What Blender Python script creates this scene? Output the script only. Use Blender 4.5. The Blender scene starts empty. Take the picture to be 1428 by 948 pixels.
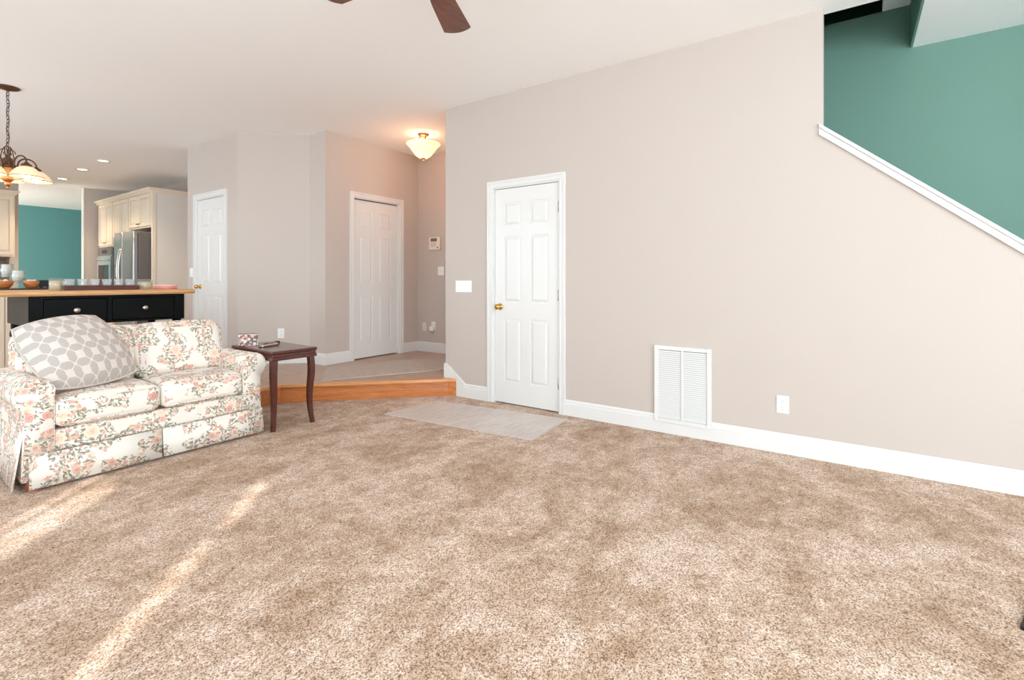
import bpy, bmesh, math, random
from mathutils import Vector, Matrix
random.seed(7)
PI = math.pi
S = bpy.context.scene
COL = S.collection

# ------------------------------------------------------------------ camera, light, exposure
CAM_H = 1.17
YAW = math.radians(55.236)
cam_data = bpy.data.cameras.new('camera')
cam = bpy.data.objects.new('camera', cam_data); COL.objects.link(cam)
cam.location = (0, 0, CAM_H)
cam.rotation_euler = (PI/2, 0, -YAW)
cam_data.sensor_width = 36.0
cam_data.lens = 36.0 * 684.36 / 1428.0
cam_data.shift_y = -(474 - 391) / 1428.0
cam_data.clip_start = 0.05
S.camera = cam

S.view_settings.view_transform = 'Standard'
S.view_settings.look = 'None'
S.view_settings.gamma = 1.0
S.view_settings.exposure = -0.10
S.view_settings.use_curve_mapping = False
S.cycles.use_denoising = True
S.cycles.max_bounces = 10
S.cycles.diffuse_bounces = 6
S.cycles.transparent_max_bounces = 12
S.cycles.sample_clamp_indirect = 6.0

world = bpy.data.worlds.new('sky'); S.world = world
world.use_nodes = True
bgn = world.node_tree.nodes['Background']
bgn.inputs[0].default_value = (0.86, 0.93, 1.0, 1)
bgn.inputs[1].default_value = 1.2

def area(name, loc, direction, sx, sy, power, color=(1, 1, 1)):
    d = bpy.data.lights.new(name, 'AREA'); d.shape = 'RECTANGLE'
    d.size = sx; d.size_y = sy; d.energy = power; d.color = color
    o = bpy.data.objects.new(name, d); COL.objects.link(o)
    o.location = loc
    o.rotation_euler = Vector(direction).to_track_quat('-Z', 'Y').to_euler()
    return o

# added fill lamps standing for daylight at unseen windows and in the far room
FILL_TINT = (0.745, 0.90, 1.0)
area('rear_fill', (-0.1, -4.88, 1.45), (0.05, 1, -0.5), 3.4, 2.3, 272, FILL_TINT)
area('left_fill', (-1.88, -1.6, 1.45), (1, 0.1, -0.5), 2.3, 2.1, 112, FILL_TINT)
area('side_fill', (-1.88, 2.9, 1.45), (1, 0.0, -0.6), 2.4, 2.1, 45, FILL_TINT)
area('kitchen_fill', (-1.88, 7.6, 1.35), (1, 0, -0.3), 4.0, 2.1, 205, FILL_TINT)
area('far_room_fill', (-0.2, 14.1, 1.3), (1, 0.45, -0.1), 2.6, 1.7, 190, (1.0, 0.95, 0.88))
# upward fill lamps added there to brighten the ceiling
area('rear_ceiling_fill', (-0.1, -4.86, 1.3), (-0.15, 1, 1.2), 3.4, 2.0, 205, (0.78, 0.91, 1.0))
area('left_ceiling_fill', (-1.86, -1.6, 1.3), (0.5, 0.8, 1.3), 2.3, 1.8, 165, (0.78, 0.91, 1.0))
area('side_ceiling_fill', (-1.86, 2.9, 1.3), (1, 0.1, 1.2), 2.4, 1.8, 32, (0.82, 0.92, 1.0))
sun_d = bpy.data.lights.new('sun', 'SUN'); sun_d.energy = 6.5; sun_d.angle = math.radians(0.8); sun_d.color = (1, 0.95, 0.88)
sun = bpy.data.objects.new('sun', sun_d); COL.objects.link(sun)
SUN_DIR = Vector((0.75, 0.66, -0.44))
sun.rotation_euler = SUN_DIR.to_track_quat('-Z', 'Y').to_euler()

# ------------------------------------------------------------------ materials
def lin(c):
    out = []
    for v in c:
        v = v / 255.0
        out.append(v / 12.92 if v <= 0.04045 else ((v + 0.055) / 1.055) ** 2.4)
    return (out[0], out[1], out[2], 1.0)

class G:
    """small node-graph writer"""
    def __init__(self, name):
        self.m = bpy.data.materials.new(name); self.m.use_nodes = True
        self.nt = self.m.node_tree; self.nt.nodes.clear()
        self.out = self.nt.nodes.new('ShaderNodeOutputMaterial')
        self.b = self.nt.nodes.new('ShaderNodeBsdfPrincipled')
        self.nt.links.new(self.b.outputs[0], self.out.inputs[0])
    def n(self, t, **kw):
        x = self.nt.nodes.new(t)
        for k, v in kw.items(): setattr(x, k, v)
        return x
    def put(self, sock, v):
        if isinstance(v, bpy.types.NodeSocket): self.nt.links.new(v, sock)
        else: sock.default_value = v
    def math(self, op, a, b=None, c=None, clamp=False):
        x = self.n('ShaderNodeMath', operation=op, use_clamp=clamp)
        self.put(x.inputs[0], a)
        if b is not None: self.put(x.inputs[1], b)
        if c is not None: self.put(x.inputs[2], c)
        return x.outputs[0]
    def vmath(self, op, a, b=None):
        x = self.n('ShaderNodeVectorMath', operation=op)
        self.put(x.inputs[0], a)
        if b is not None: self.put(x.inputs[1], b)
        return x.outputs[1] if op in ('LENGTH', 'DOT_PRODUCT', 'DISTANCE') else x.outputs[0]
    def mix(self, f, a, b, blend='MIX'):
        x = self.n('ShaderNodeMix', data_type='RGBA', blend_type=blend)
        self.put(x.inputs[0], f); self.put(x.inputs[6], a); self.put(x.inputs[7], b)
        return x.outputs[2]
    def ramp(self, f, stops):
        x = self.n('ShaderNodeValToRGB')
        e = x.color_ramp.elements
        while len(e) < len(stops): e.new(0.5)
        for i, (p, c) in enumerate(stops): e[i].position = p; e[i].color = c
        self.put(x.inputs[0], f)
        return x.outputs[0]
    def mapr(self, f, a, b, c=0.0, d=1.0):
        x = self.n('ShaderNodeMapRange')
        for i, v in enumerate((f, a, b, c, d)): self.put(x.inputs[i], v)
        return x.outputs[0]
    def coord(self, which='Object'):
        return self.n('ShaderNodeTexCoord').outputs[which]
    def mapping(self, v, scale=(1, 1, 1), rot=(0, 0, 0), loc=(0, 0, 0)):
        x = self.n('ShaderNodeMapping')
        self.put(x.inputs[0], v); x.inputs[1].default_value = loc; x.inputs[2].default_value = rot; x.inputs[3].default_value = scale
        return x.outputs[0]
    def noise(self, v, scale, detail=2.0, rough=0.5, dist=0.0, color=False):
        x = self.n('ShaderNodeTexNoise')
        self.put(x.inputs['Vector'], v); x.inputs['Scale'].default_value = scale
        x.inputs['Detail'].default_value = detail; x.inputs['Roughness'].default_value = rough; x.inputs['Distortion'].default_value = dist
        return x.outputs[1] if color else x.outputs[0]
    def voro(self, v, scale, rnd=1.0, dims='3D'):
        x = self.n('ShaderNodeTexVoronoi', voronoi_dimensions=dims)
        self.put(x.inputs['Vector'], v); x.inputs['Scale'].default_value = scale; x.inputs['Randomness'].default_value = rnd
        return x
    def sep(self, v):
        x = self.n('ShaderNodeSeparateXYZ'); self.put(x.inputs[0], v); return x.outputs
    def bump(self, h, strength, dist):
        x = self.n('ShaderNodeBump'); x.inputs['Strength'].default_value = strength; x.inputs['Distance'].default_value = dist
        self.put(x.inputs['Height'], h); self.put(self.b.inputs['Normal'], x.outputs[0])
    def set(self, **kw):
        names = {'color': 'Base Color', 'rough': 'Roughness', 'metal': 'Metallic', 'emit': 'Emission Color', 'estr': 'Emission Strength',
                 'trans': 'Transmission Weight', 'ior': 'IOR', 'alpha': 'Alpha', 'coat': 'Coat Weight', 'sheen': 'Sheen Weight', 'spec': 'Specular IOR Level'}
        for k, v in kw.items(): self.put(self.b.inputs[names[k]], v)
        return self

def paint(name, rgb, rough=0.6, var=0.02, bump=0.0, bscale=220.0, metal=0.0, spec=0.5, vscale=3.0):
    g = G(name); c = lin(rgb); co = g.coord()
    f = g.noise(co, vscale, 3.0)
    col = g.mix(f, tuple(v * (1 - var) for v in c[:3]) + (1,), tuple(min(1, v * (1 + var)) for v in c[:3]) + (1,))
    g.set(color=col, rough=rough, metal=metal, spec=spec)
    if bump: g.bump(g.noise(co, bscale, 2.0), bump, 0.002)
    return g.m

def wood(name, dark, light, axis=0, rough=0.4, scale=1.0, coat=0.0, turn=0.0):
    g = G(name); co = g.coord()
    if turn: co = g.mapping(co, (1, 1, 1), (0, 0, turn))
    sc = [14 * scale] * 3; sc[axis] = 1.2 * scale
    v = g.mapping(co, tuple(sc))
    f = g.noise(v, 2.2, 6.0, 0.62, 1.2)
    fine = g.noise(g.mapping(co, tuple(a * 7 for a in sc)), 2.0, 3.0)
    h = g.math('ADD', g.math('MULTIPLY', f, 0.75), g.math('MULTIPLY', fine, 0.25))
    col = g.ramp(h, [(0.33, lin(dark)), (0.52, tuple(0.5 * (a + b) for a, b in zip(lin(dark), lin(light)))), (0.68, lin(light))])
    g.set(color=col, rough=rough, coat=coat); g.bump(h, 0.08, 0.002)
    return g.m

def glow(name, rgb, strength, base=(240, 225, 200), rough=0.35, var=0.0):
    g = G(name)
    g.set(color=lin(base), rough=rough, emit=lin(rgb), estr=strength)
    if var:
        f = g.noise(g.coord(), 9.0, 3.0, 0.6, 1.0)
        g.put(g.b.inputs['Emission Strength'], g.mapr(f, 0.3, 0.7, strength * (1 - var), strength * (1 + var)))
    return g.m

def glass(name, rgb=(245, 248, 248), haze=0.06, rough=0.02):
    """thin clear glass: see-through, mirror-like at grazing angles, with a little white haze"""
    g = G(name); g.nt.nodes.remove(g.b)
    tr = g.n('ShaderNodeBsdfTransparent'); tr.inputs[0].default_value = lin(rgb)
    gl = g.n('ShaderNodeBsdfGlossy'); gl.inputs['Roughness'].default_value = rough
    df = g.n('ShaderNodeBsdfDiffuse'); df.inputs[0].default_value = lin((250, 250, 250))
    fr = g.n('ShaderNodeLayerWeight'); fr.inputs[0].default_value = 0.5
    fc = g.math('ADD', 0.04, g.math('MULTIPLY', g.math('POWER', fr.outputs['Facing'], 4.0), 0.5))
    a = g.n('ShaderNodeMixShader'); b = g.n('ShaderNodeMixShader')
    g.put(a.inputs[0], haze); g.nt.links.new(tr.outputs[0], a.inputs[1]); g.nt.links.new(df.outputs[0], a.inputs[2])
    g.put(b.inputs[0], fc); g.nt.links.new(a.outputs[0], b.inputs[1]); g.nt.links.new(gl.outputs[0], b.inputs[2])
    g.nt.links.new(b.outputs[0], g.out.inputs[0])
    return g.m

def carpet_mat():
    g = G('carpet'); co = g.coord()
    a = g.noise(co, 165.0, 4.0, 0.8)
    cells = g.voro(co, 230.0)
    r = g.sep(cells.outputs['Color'])[0]
    h = g.math('ADD', g.math('MULTIPLY', a, 0.6), g.math('MULTIPLY', r, 0.4))
    col = g.ramp(h, [(0.29, lin((124, 98, 78))), (0.38, lin((176, 148, 126))), (0.48, lin((216, 191, 169))), (0.58, lin((233, 213, 194))), (0.70, lin((247, 236, 224)))])
    # pile lying this way and that: broad uneven patches of lighter and darker tufts
    big = g.noise(g.mapping(co, (1.0, 1.6, 1.0), (0, 0, 0.7)), 1.5, 5.0, 0.62, 0.6)
    mid = g.noise(co, 7.0, 4.0, 0.6)
    t = g.math('ADD', g.math('MULTIPLY', big, 0.42), g.math('ADD', g.math('MULTIPLY', mid, 0.36), g.math('MULTIPLY', g.noise(co, 24.0, 3.0, 0.6), 0.22)))
    tone = g.ramp(t, [(0.40, lin((202, 182, 163))), (0.49, lin((229, 216, 205))), (0.57, lin((255, 250, 249)))])
    g.set(color=g.mix(1.0, col, tone, 'MULTIPLY'), rough=0.95, spec=0.1, sheen=0.15)
    g.bump(g.math('ADD', a, g.math('MULTIPLY', g.voro(co, 120.0).outputs[0], 0.6)), 0.5, 0.010)
    return g.m

def tile_mat():
    g = G('porcelain_tile'); co = g.mapping(g.coord(), (1, 1, 1), (0, 0, 0.06))
    b = g.n('ShaderNodeTexBrick', offset=0.5)
    g.put(b.inputs['Vector'], co)
    b.inputs['Scale'].default_value = 1.0; b.inputs['Mortar Size'].default_value = 0.004
    b.inputs['Brick Width'].default_value = 0.92; b.inputs['Row Height'].default_value = 0.46
    b.inputs['Color1'].default_value = lin((196, 168, 148)); b.inputs['Color2'].default_value = lin((180, 152, 132)); b.inputs['Mortar'].default_value = lin((96, 84, 76))
    cloud = g.noise(g.mapping(co, (1, 4, 1)), 3.0, 5.0, 0.6, 0.8)
    col = g.mix(0.55, b.outputs[0], g.ramp(cloud, [(0.3, lin((180, 156, 140))), (0.7, lin((228, 214, 202)))]), 'MULTIPLY')
    g.set(color=g.mix(0.25, b.outputs[0], col), rough=0.35)
    return g.m

def floral_mat():
    """cream cotton printed with clusters of roses and leaves, drawn in fabric coordinates (UV in metres)"""
    g = G('floral_fabric'); uv0 = g.coord('UV')
    wob = g.vmath('SCALE', g.vmath('SUBTRACT', g.noise(uv0, 30.0, 2.0, color=True), (0.5, 0.5, 0.5)))
    wob.node.inputs['Scale'].default_value = 0.012
    uv = g.vmath('ADD', uv0, wob)
    def local(scale, rnd, off):
        v = g.vmath('ADD', uv, off)
        vo = g.voro(v, scale, rnd, '2D')
        l = g.vmath('SUBTRACT', v, vo.outputs['Position'])
        s = g.sep(l); c = g.sep(vo.outputs['Color'])
        r = g.math('SQRT', g.math('ADD', g.math('MULTIPLY', s[0], s[0]), g.math('MULTIPLY', s[1], s[1])))
        th = g.math('ARCTAN2', s[1], s[0])
        return s, r, th, c
    def leaf(scale, off, ln, wd, keep):
        s, r, th, c = local(scale, 0.85, off)
        ang = g.math('MULTIPLY', c[0], 2 * PI)
        rel = g.math('SUBTRACT', th, ang)
        x = g.math('MULTIPLY', r, g.math('COSINE', rel)); y = g.math('MULTIPLY', r, g.math('SINE', rel))
        w = g.math('MULTIPLY', wd, g.math('SUBTRACT', 1.0, g.math('POWER', g.math('ABSOLUTE', g.math('DIVIDE', x, ln)), 1.6)))
        m = g.math('MULTIPLY', g.math('GREATER_THAN', w, g.math('ABSOLUTE', y)), g.math('GREATER_THAN', c[1], keep))
        vein = g.math('LESS_THAN', g.math('ABSOLUTE', y), wd * 0.14)
        return m, c[2], vein
    cs, cr, cth, cc = local(4.6, 0.75, (0.13, 0.07, 0))
    ragged = g.math('MULTIPLY', g.math('SUBTRACT', g.noise(uv0, 11.0, 3.0, 0.6), 0.5), 0.30)
    near = g.math('LESS_THAN', g.math('ADD', cr, ragged), 0.100)
    s2, r2, th2, c2 = local(7.5, 0.8, (0.41, 0.23, 0))
    near2 = g.math('MULTIPLY', g.math('LESS_THAN', g.math('ADD', r2, g.math('MULTIPLY', ragged, 0.5)), 0.044), g.math('GREATER_THAN', c2[1], 0.3))
    inside = g.math('MAXIMUM', near, near2)
    base = g.mix(g.noise(uv0, 6.0, 3.0), lin((234, 227, 216)), lin((242, 237, 228)))
    col = base
    # stray pale shadow leaves, then the darker foliage
    for scale, off, ln, wd, keep, ca, cb in (
            (23.0, (0.0, 0.0, 0), 0.025, 0.0085, 0.1, (206, 200, 184), (190, 190, 172)),
            (30.0, (0.31, 0.17, 0), 0.020, 0.0062, 0.25, (146, 146, 120), (172, 156, 132)),
            (36.0, (0.73, 0.57, 0), 0.017, 0.0048, 0.2, (96, 100, 80), (132, 102, 86)),
            (44.0, (0.19, 0.83, 0), 0.014, 0.0036, 0.4, (124, 120, 98), (176, 138, 112))):
        m, rnd, vein = leaf(scale, off, ln, wd, keep)
        lc = g.mix(rnd, lin(ca), lin(cb))
        lc = g.mix(g.math('MULTIPLY', vein, 0.35), lc, lin((225, 218, 196)))
        col = g.mix(g.math('MULTIPLY', m, inside), col, lc)
    def bloom(col, scale, off, rad, keep, where, inner, outer, petals):
        s, r, th, c = local(scale, 0.8, off)
        ph = g.math('MULTIPLY', c[0], 6.28)
        R = g.math('MULTIPLY', rad, g.math('ADD', 0.86, g.math('MULTIPLY', 0.16, g.math('ABSOLUTE', g.math('SINE', g.math('ADD', g.math('MULTIPLY', th, petals / 2), ph))))))
        m = g.math('MULTIPLY', g.math('LESS_THAN', r, R), g.math('GREATER_THAN', c[1], keep))
        if where is not None: m = g.math('MULTIPLY', m, where)
        q = g.math('DIVIDE', r, rad)
        rings = g.math('SINE', g.math('ADD', g.math('MULTIPLY', q, 13.0), g.math('ADD', g.math('MULTIPLY', th, 2.0), ph)))
        pc = g.mix(c[2], lin(outer[0]), lin(outer[1]))
        pc = g.mix(g.mapr(q, 0.0, 0.75, 0.9, 0.0), pc, lin(inner))
        pc = g.mix(g.mapr(rings, 0.35, 1.0, 0.0, 0.55), pc, lin((250, 238, 220)))
        return g.mix(m, col, pc)
    col = bloom(col, 21.0, (0.53, 0.11, 0), 0.0135, 0.55, inside, (206, 118, 108), ((222, 162, 146), (238, 212, 188)), 5)
    col = bloom(col, 4.6, (0.13, 0.07, 0), 0.038, 0.15, None, (222, 172, 146), ((244, 230, 210), (238, 212, 188)), 7)
    col = bloom(col, 12.0, (0.91, 0.37, 0), 0.024, 0.5, inside, (204, 104, 98), ((240, 218, 196), (212, 128, 120)), 6)
    col = bloom(col, 28.0, (0.37, 0.71, 0), 0.009, 0.7, inside, (200, 100, 96), ((216, 128, 122), (236, 190, 170)), 5)
    soft = g.mix(0.12, col, base)
    g.set(color=soft, rough=0.85, spec=0.2, sheen=0.1)
    g.bump(g.noise(uv0, 9.0, 3.0), 0.25, 0.012)
    return g.m

def trellis_mat():
    g = G('trellis_fabric'); uv = g.coord('UV')
    v = g.vmath('ADD', uv, (0.013, 0.021, 0))
    s = g.sep(v)
    k = 2 * PI / 0.074
    x = g.math('MULTIPLY', s[0], k); y = g.math('MULTIPLY', s[1], k * 0.78)
    f = g.math('ADD', g.math('COSINE', x), g.math('COSINE', y))
    f = g.math('ADD', f, g.math('MULTIPLY', 0.38, g.math('SUBTRACT', g.math('COSINE', g.math('MULTIPLY', x, 2.0)), g.math('COSINE', g.math('MULTIPLY', y, 2.0)))))
    line = g.math('LESS_THAN', g.math('ABSOLUTE', f), 0.34)
    weave = g.noise(uv, 320.0, 2.0)
    gray = g.mix(weave, lin((178, 169, 163)), lin((196, 188, 182)))
    g.set(color=g.mix(line, gray, lin((220, 210, 203))), rough=0.9, spec=0.15)
    g.bump(weave, 0.2, 0.002)
    return g.m

def tin_mat():
    g = G('floral_tin'); co = g.coord()
    v = g.voro(co, 42.0)
    r = g.sep(v.outputs['Color'])[0]
    blob = g.math('LESS_THAN', v.outputs[0], 0.52)
    col = g.ramp(r, [(0.0, lin((236, 224, 214))), (0.4, lin((214, 160, 156))), (0.7, lin((170, 158, 138))), (1.0, lin((240, 232, 224)))])
    g.set(color=g.mix(blob, lin((112, 82, 76)), col), rough=0.4)
    return g.m

def mat_vinyl():
    g = G('vinyl_mat'); co = g.coord()
    f = g.noise(g.mapping(co, (3.0, 26.0, 3.0), (0, 0, 0.5)), 1.6, 5.0, 0.6, 0.6)
    big = g.noise(co, 1.6, 2.0)
    h = g.math('ADD', g.math('MULTIPLY', f, 0.7), g.math('MULTIPLY', big, 0.3))
    g.set(color=g.ramp(h, [(0.32, lin((186, 172, 164))), (0.52, lin((207, 196, 189))), (0.7, lin((220, 213, 208)))]), rough=0.35)
    return g.m

def runner_mat():
    g = G('runner_weave'); co = g.coord()
    f = g.noise(g.mapping(co, (6, 30, 6), (0, 0, 0.8)), 2.0, 4.0, 0.6)
    w = g.noise(co, 160.0, 2.0)
    h = g.math('ADD', g.math('MULTIPLY', f, 0.6), g.math('MULTIPLY', w, 0.4))
    g.set(color=g.ramp(h, [(0.35, lin((178, 167, 158))), (0.65, lin((208, 198, 190)))]), rough=0.95, spec=0.1)
    g.bump(w, 0.4, 0.004)
    return g.m

def backsplash_mat():
    g = G('mosaic_tile'); b = g.n('ShaderNodeTexBrick')
    g.put(b.inputs['Vector'], g.mapping(g.coord(), (1, 1, 1), (PI/2, 0, 0)))
    b.inputs['Scale'].default_value = 1.0; b.inputs['Mortar Size'].default_value = 0.003
    b.inputs['Brick Width'].default_value = 0.1; b.inputs['Row Height'].default_value = 0.05
    b.inputs['Color1'].default_value = lin((112, 88, 74)); b.inputs['Color2'].default_value = lin((84, 64, 54)); b.inputs['Mortar'].default_value = lin((140, 124, 110))
    g.set(color=b.outputs[0], rough=0.35)
    return g.m

def steel_mat():
    g = G('brushed_steel'); co = g.coord()
    f = g.noise(g.mapping(co, (60, 60, 1.5)), 3.0, 3.0)
    g.set(color=g.mix(f, lin((168, 170, 172)), lin((196, 198, 200))), metal=1.0, rough=0.4)
    return g.m

WALL = paint('wall_paint', (198, 187, 179), 0.75, 0.012, 0.05)
WHITE = paint('white_trim_paint', (227, 226, 224), 0.35, 0.008)
CEIL = paint('ceiling_paint', (249, 249, 249), 0.9, 0.01, 0.08)
TEAL = paint('teal_paint', (113, 151, 138), 0.7, 0.03, 0.05)
TEALB = paint('blue_teal_paint', (90, 146, 147), 0.7, 0.02)
CARPET = carpet_mat(); TILE = tile_mat(); FLORAL = floral_mat(); TRELLIS = trellis_mat(); TIN = tin_mat()
VINYL = mat_vinyl(); RUNNER = runner_mat(); SPLASH = backsplash_mat(); STEEL = steel_mat()
OAK = wood('cherry_step_wood', (170, 92, 42), (214, 138, 78), 0, 0.35, 1.0, 0.3, PI / 4)
OAKLIT = wood('cherry_wood_lit', (206, 136, 78), (236, 176, 118), 0, 0.3, 1.0, 0.3, PI / 4)  # step wood lightened: light from above put into the nosing's colour
MAHOG = wood('mahogany', (52, 20, 15), (98, 42, 30), 1, 0.28, 1.2, 0.5)
BUTCHER = wood('butcher_block', (196, 142, 92), (226, 180, 130), 0, 0.4)
BLADE = wood('walnut_blade', (84, 46, 33), (134, 78, 54), 0, 0.4)
TRAYWOOD = wood('dark_tray_wood', (70, 32, 22), (104, 52, 38), 0, 0.4)
BOWLWOOD = wood('bowl_wood', (164, 92, 40), (208, 138, 78), 0, 0.4, 2.0)
BLACK = paint('black_lacquer', (9, 10, 11), 0.4, 0.05, spec=0.12)
MATBLACK = paint('matte_black', (18, 18, 19), 0.5, 0.05)
BRASS = paint('brass', (214, 170, 92), 0.22, 0.05, metal=1.0)
BRONZE = paint('aged_bronze', (98, 68, 50), 0.4, 0.15, metal=0.6, vscale=20)
COPPER = paint('antique_copper', (160, 104, 66), 0.35, 0.1, metal=0.8)
NICKEL = paint('satin_nickel', (196, 190, 182), 0.3, 0.03, metal=0.9)
CREAMCAB = paint('cream_cabinet_paint', (232, 218, 198), 0.45, 0.02)
GLAZE = paint('brown_glaze', (176, 148, 120), 0.5, 0.05)
PANELGREY = paint('pale_cabinet_side', (226, 220, 212), 0.5, 0.015)
DARKGREY = paint('dark_grey_enamel', (104, 98, 96), 0.4, 0.03)
OVENGLASS = paint('oven_black_glass', (38, 36, 36), 0.12, 0.02)
GRANITE = paint('dark_granite', (70, 58, 54), 0.15, 0.35, vscale=80)
PLASTIC = paint('white_plastic', (243, 242, 240), 0.35, 0.005)
IVORY = paint('ivory_plastic', (232, 220, 205), 0.4, 0.01)
LCD = paint('grey_display', (110, 112, 108), 0.2, 0.03)
SLOT = paint('dark_slot', (60, 58, 56), 0.6, 0.02)
VENTGREY = paint('vent_filter', (140, 137, 133), 0.8, 0.02)
KEY = paint('grey_keys', (176, 176, 174), 0.5, 0.02)
WAX = paint('candle_wax', (246, 240, 228), 0.5, 0.01)
CREAMWAX = paint('cream_wax', (240, 214, 180), 0.5, 0.02)
PINK = paint('pink_enamel', (232, 150, 140), 0.4, 0.02)
PINKLID = paint('pale_pink_lid', (240, 196, 184), 0.4, 0.02)
PEBBLE = paint('off_white_shell', (236, 224, 206), 0.6, 0.03)
ORANGEFOOT = paint('stained_block_foot', (190, 92, 62), 0.5, 0.08)
AMBER = glow('amber_glass', (230, 150, 80), 0.35, (186, 128, 76), 0.25)
SHADE = glow('alabaster_shade', (255, 208, 150), 0.45, (244, 226, 196), 0.4, 0.2)
BOWLGLOW = glow('scavo_glass_bowl', (255, 214, 160), 1.25, (246, 226, 196), 0.4, 0.15)
BULB = glow('warm_bulb', (255, 244, 220), 4.0)
CANLIGHT = glow('recessed_lamp', (255, 246, 226), 4.0)
GLASS = glass('clear_glass')
FROST = glass('tumbler_glass', (246, 248, 250), 0.22, 0.1)
TEALDARK = TEAL

# ------------------------------------------------------------------ mesh writing
class MB:
    def __init__(self): self.v = []; self.f = []; self.s = []
    def add(self, vs, fs, M=None, smooth=False):
        o = len(self.v)
        for p in vs:
            p = Vector(p)
            self.v.append(M @ p if M is not None else p)
        for f in fs: self.f.append([i + o for i in f]); self.s.append(smooth)
        return self
    def from_bm(self, bm, M=None, smooth=False):
        bm.verts.ensure_lookup_table(); bm.verts.index_update()
        self.add([v.co.copy() for v in bm.verts], [[v.index for v in f.verts] for f in bm.faces], M, smooth)
        bm.free(); return self
    def box(self, x0, x1, y0, y1, z0, z1, bev=0.0, seg=2, M=None):
        bm = bmesh.new(); bmesh.ops.create_cube(bm, size=1.0)
        for v in bm.verts:
            v.co = Vector(((x0 + x1) / 2 + v.co.x * (x1 - x0), (y0 + y1) / 2 + v.co.y * (y1 - y0), (z0 + z1) / 2 + v.co.z * (z1 - z0)))
        if bev > 0: bmesh.ops.bevel(bm, geom=bm.edges[:], offset=bev, segments=seg, profile=0.5, affect='EDGES')
        return self.from_bm(bm, M)
    def frustum(self, x0, x1, y0, y1, z0, z1, inset, M=None):
        i = inset
        vs = [(x0, y0, z0), (x1, y0, z0), (x1, y1, z0), (x0, y1, z0), (x0 + i, y0 + i, z1), (x1 - i, y0 + i, z1), (x1 - i, y1 - i, z1), (x0 + i, y1 - i, z1)]
        return self.add(vs, [(3, 2, 1, 0), (4, 5, 6, 7), (0, 1, 5, 4), (1, 2, 6, 5), (2, 3, 7, 6), (3, 0, 4, 7)], M)
    def prism(self, poly, a, b, axis='z', M=None, smooth=False):
        """poly 2-D outline counter-clockwise, pushed along the axis from a to b"""
        def p3(p, h):
            return {'z': (p[0], p[1], h), 'x': (h, p[0], p[1]), 'y': (p[0], h, p[1])}[axis]
        n = len(poly)
        vs = [p3(p, a) for p in poly] + [p3(p, b) for p in poly]
        fs = [list(range(n))[::-1], [i + n for i in range(n)]]
        self.add(vs, fs, M, False)
        o = len(self.v) - 2 * n
        for i in range(n):
            self.f.append([o + i, o + (i + 1) % n, o + n + (i + 1) % n, o + n + i]); self.s.append(smooth)
        return self
    def lathe(self, prof, n=24, M=None, smooth=True, closed=False):
        vs = []; fs = []
        m = len(prof)
        for r, z in prof:
            for k in range(n):
                a = 2 * PI * k / n
                vs.append((r * math.cos(a), r * math.sin(a), z))
        for i in range(m - 1 if not closed else m):
            for k in range(n):
                j = (i + 1) % m
                fs.append((i * n + k, i * n + (k + 1) % n, j * n + (k + 1) % n, j * n + k))
        if not closed:
            if prof[0][0] > 1e-5: fs.append(tuple(range(n))[::-1])
            if prof[-1][0] > 1e-5: fs.append(tuple((m - 1) * n + k for k in range(n)))
        return self.add(vs, fs, M, smooth)
    def tube(self, pts, rad, n=8, M=None, closed=False, square=False):
        pts = [Vector(p) for p in pts]; m = len(pts)
        rads = rad if isinstance(rad, (list, tuple)) else [rad] * m
        vs = []; fs = []; up = None
        for i, p in enumerate(pts):
            a = pts[i - 1] if (i > 0 or closed) else p; b = pts[(i + 1) % m] if (i < m - 1 or closed) else p
            t = (b - a).normalized()
            if up is None: up = Vector((0, 0, 1)) if abs(t.z) < 0.9 else Vector((1, 0, 0))
            s = t.cross(up).normalized(); up = s.cross(t).normalized()
            for k in range(n):
                an = 2 * PI * (k + (0.5 if square else 0)) / n
                vs.append(p + (s * math.cos(an) + up * math.sin(an)) * rads[i] * (1.414 if square else 1))
        for i in range(m if closed else m - 1):
            j = (i + 1) % m
            for k in range(n): fs.append((i * n + k, i * n + (k + 1) % n, j * n + (k + 1) % n, j * n + k))
        if not closed:
            fs.append(tuple(range(n))[::-1]); fs.append(tuple((m - 1) * n + k for k in range(n)))
        return self.add(vs, fs, M, not square)
    def cushion(self, c, s, r, puff=(0, 0, 0), n=14, M=None):
        """box of half-sizes s with rounded edges r and faces swollen by puff"""
        bm = bmesh.new(); bmesh.ops.create_cube(bm, size=2.0)
        bmesh.ops.subdivide_edges(bm, edges=bm.edges[:], cuts=n, use_grid_fill=True)
        sv = Vector(s)
        for v in bm.verts:
            u = v.co.copy()
            p = Vector((u.x * sv.x, u.y * sv.y, u.z * sv.z))
            q = Vector([max(-(sv[i] - r), min(sv[i] - r, p[i])) for i in range(3)])
            d = p - q
            if d.length > 1e-6: p = q + d.normalized() * r
            w = Vector([1 - u[i] ** 2 for i in range(3)])
            nrm = Vector((0, 0, 0))
            nrm.x = puff[0] * u.x * max(0, w.y) ** 0.6 * max(0, w.z) ** 0.6
            nrm.y = puff[1] * u.y * max(0, w.x) ** 0.6 * max(0, w.z) ** 0.6
            nrm.z = puff[2] * u.z * max(0, w.x) ** 0.6 * max(0, w.y) ** 0.6
            v.co = p + nrm + Vector(c)
        return self.from_bm(bm, M, True)
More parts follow.
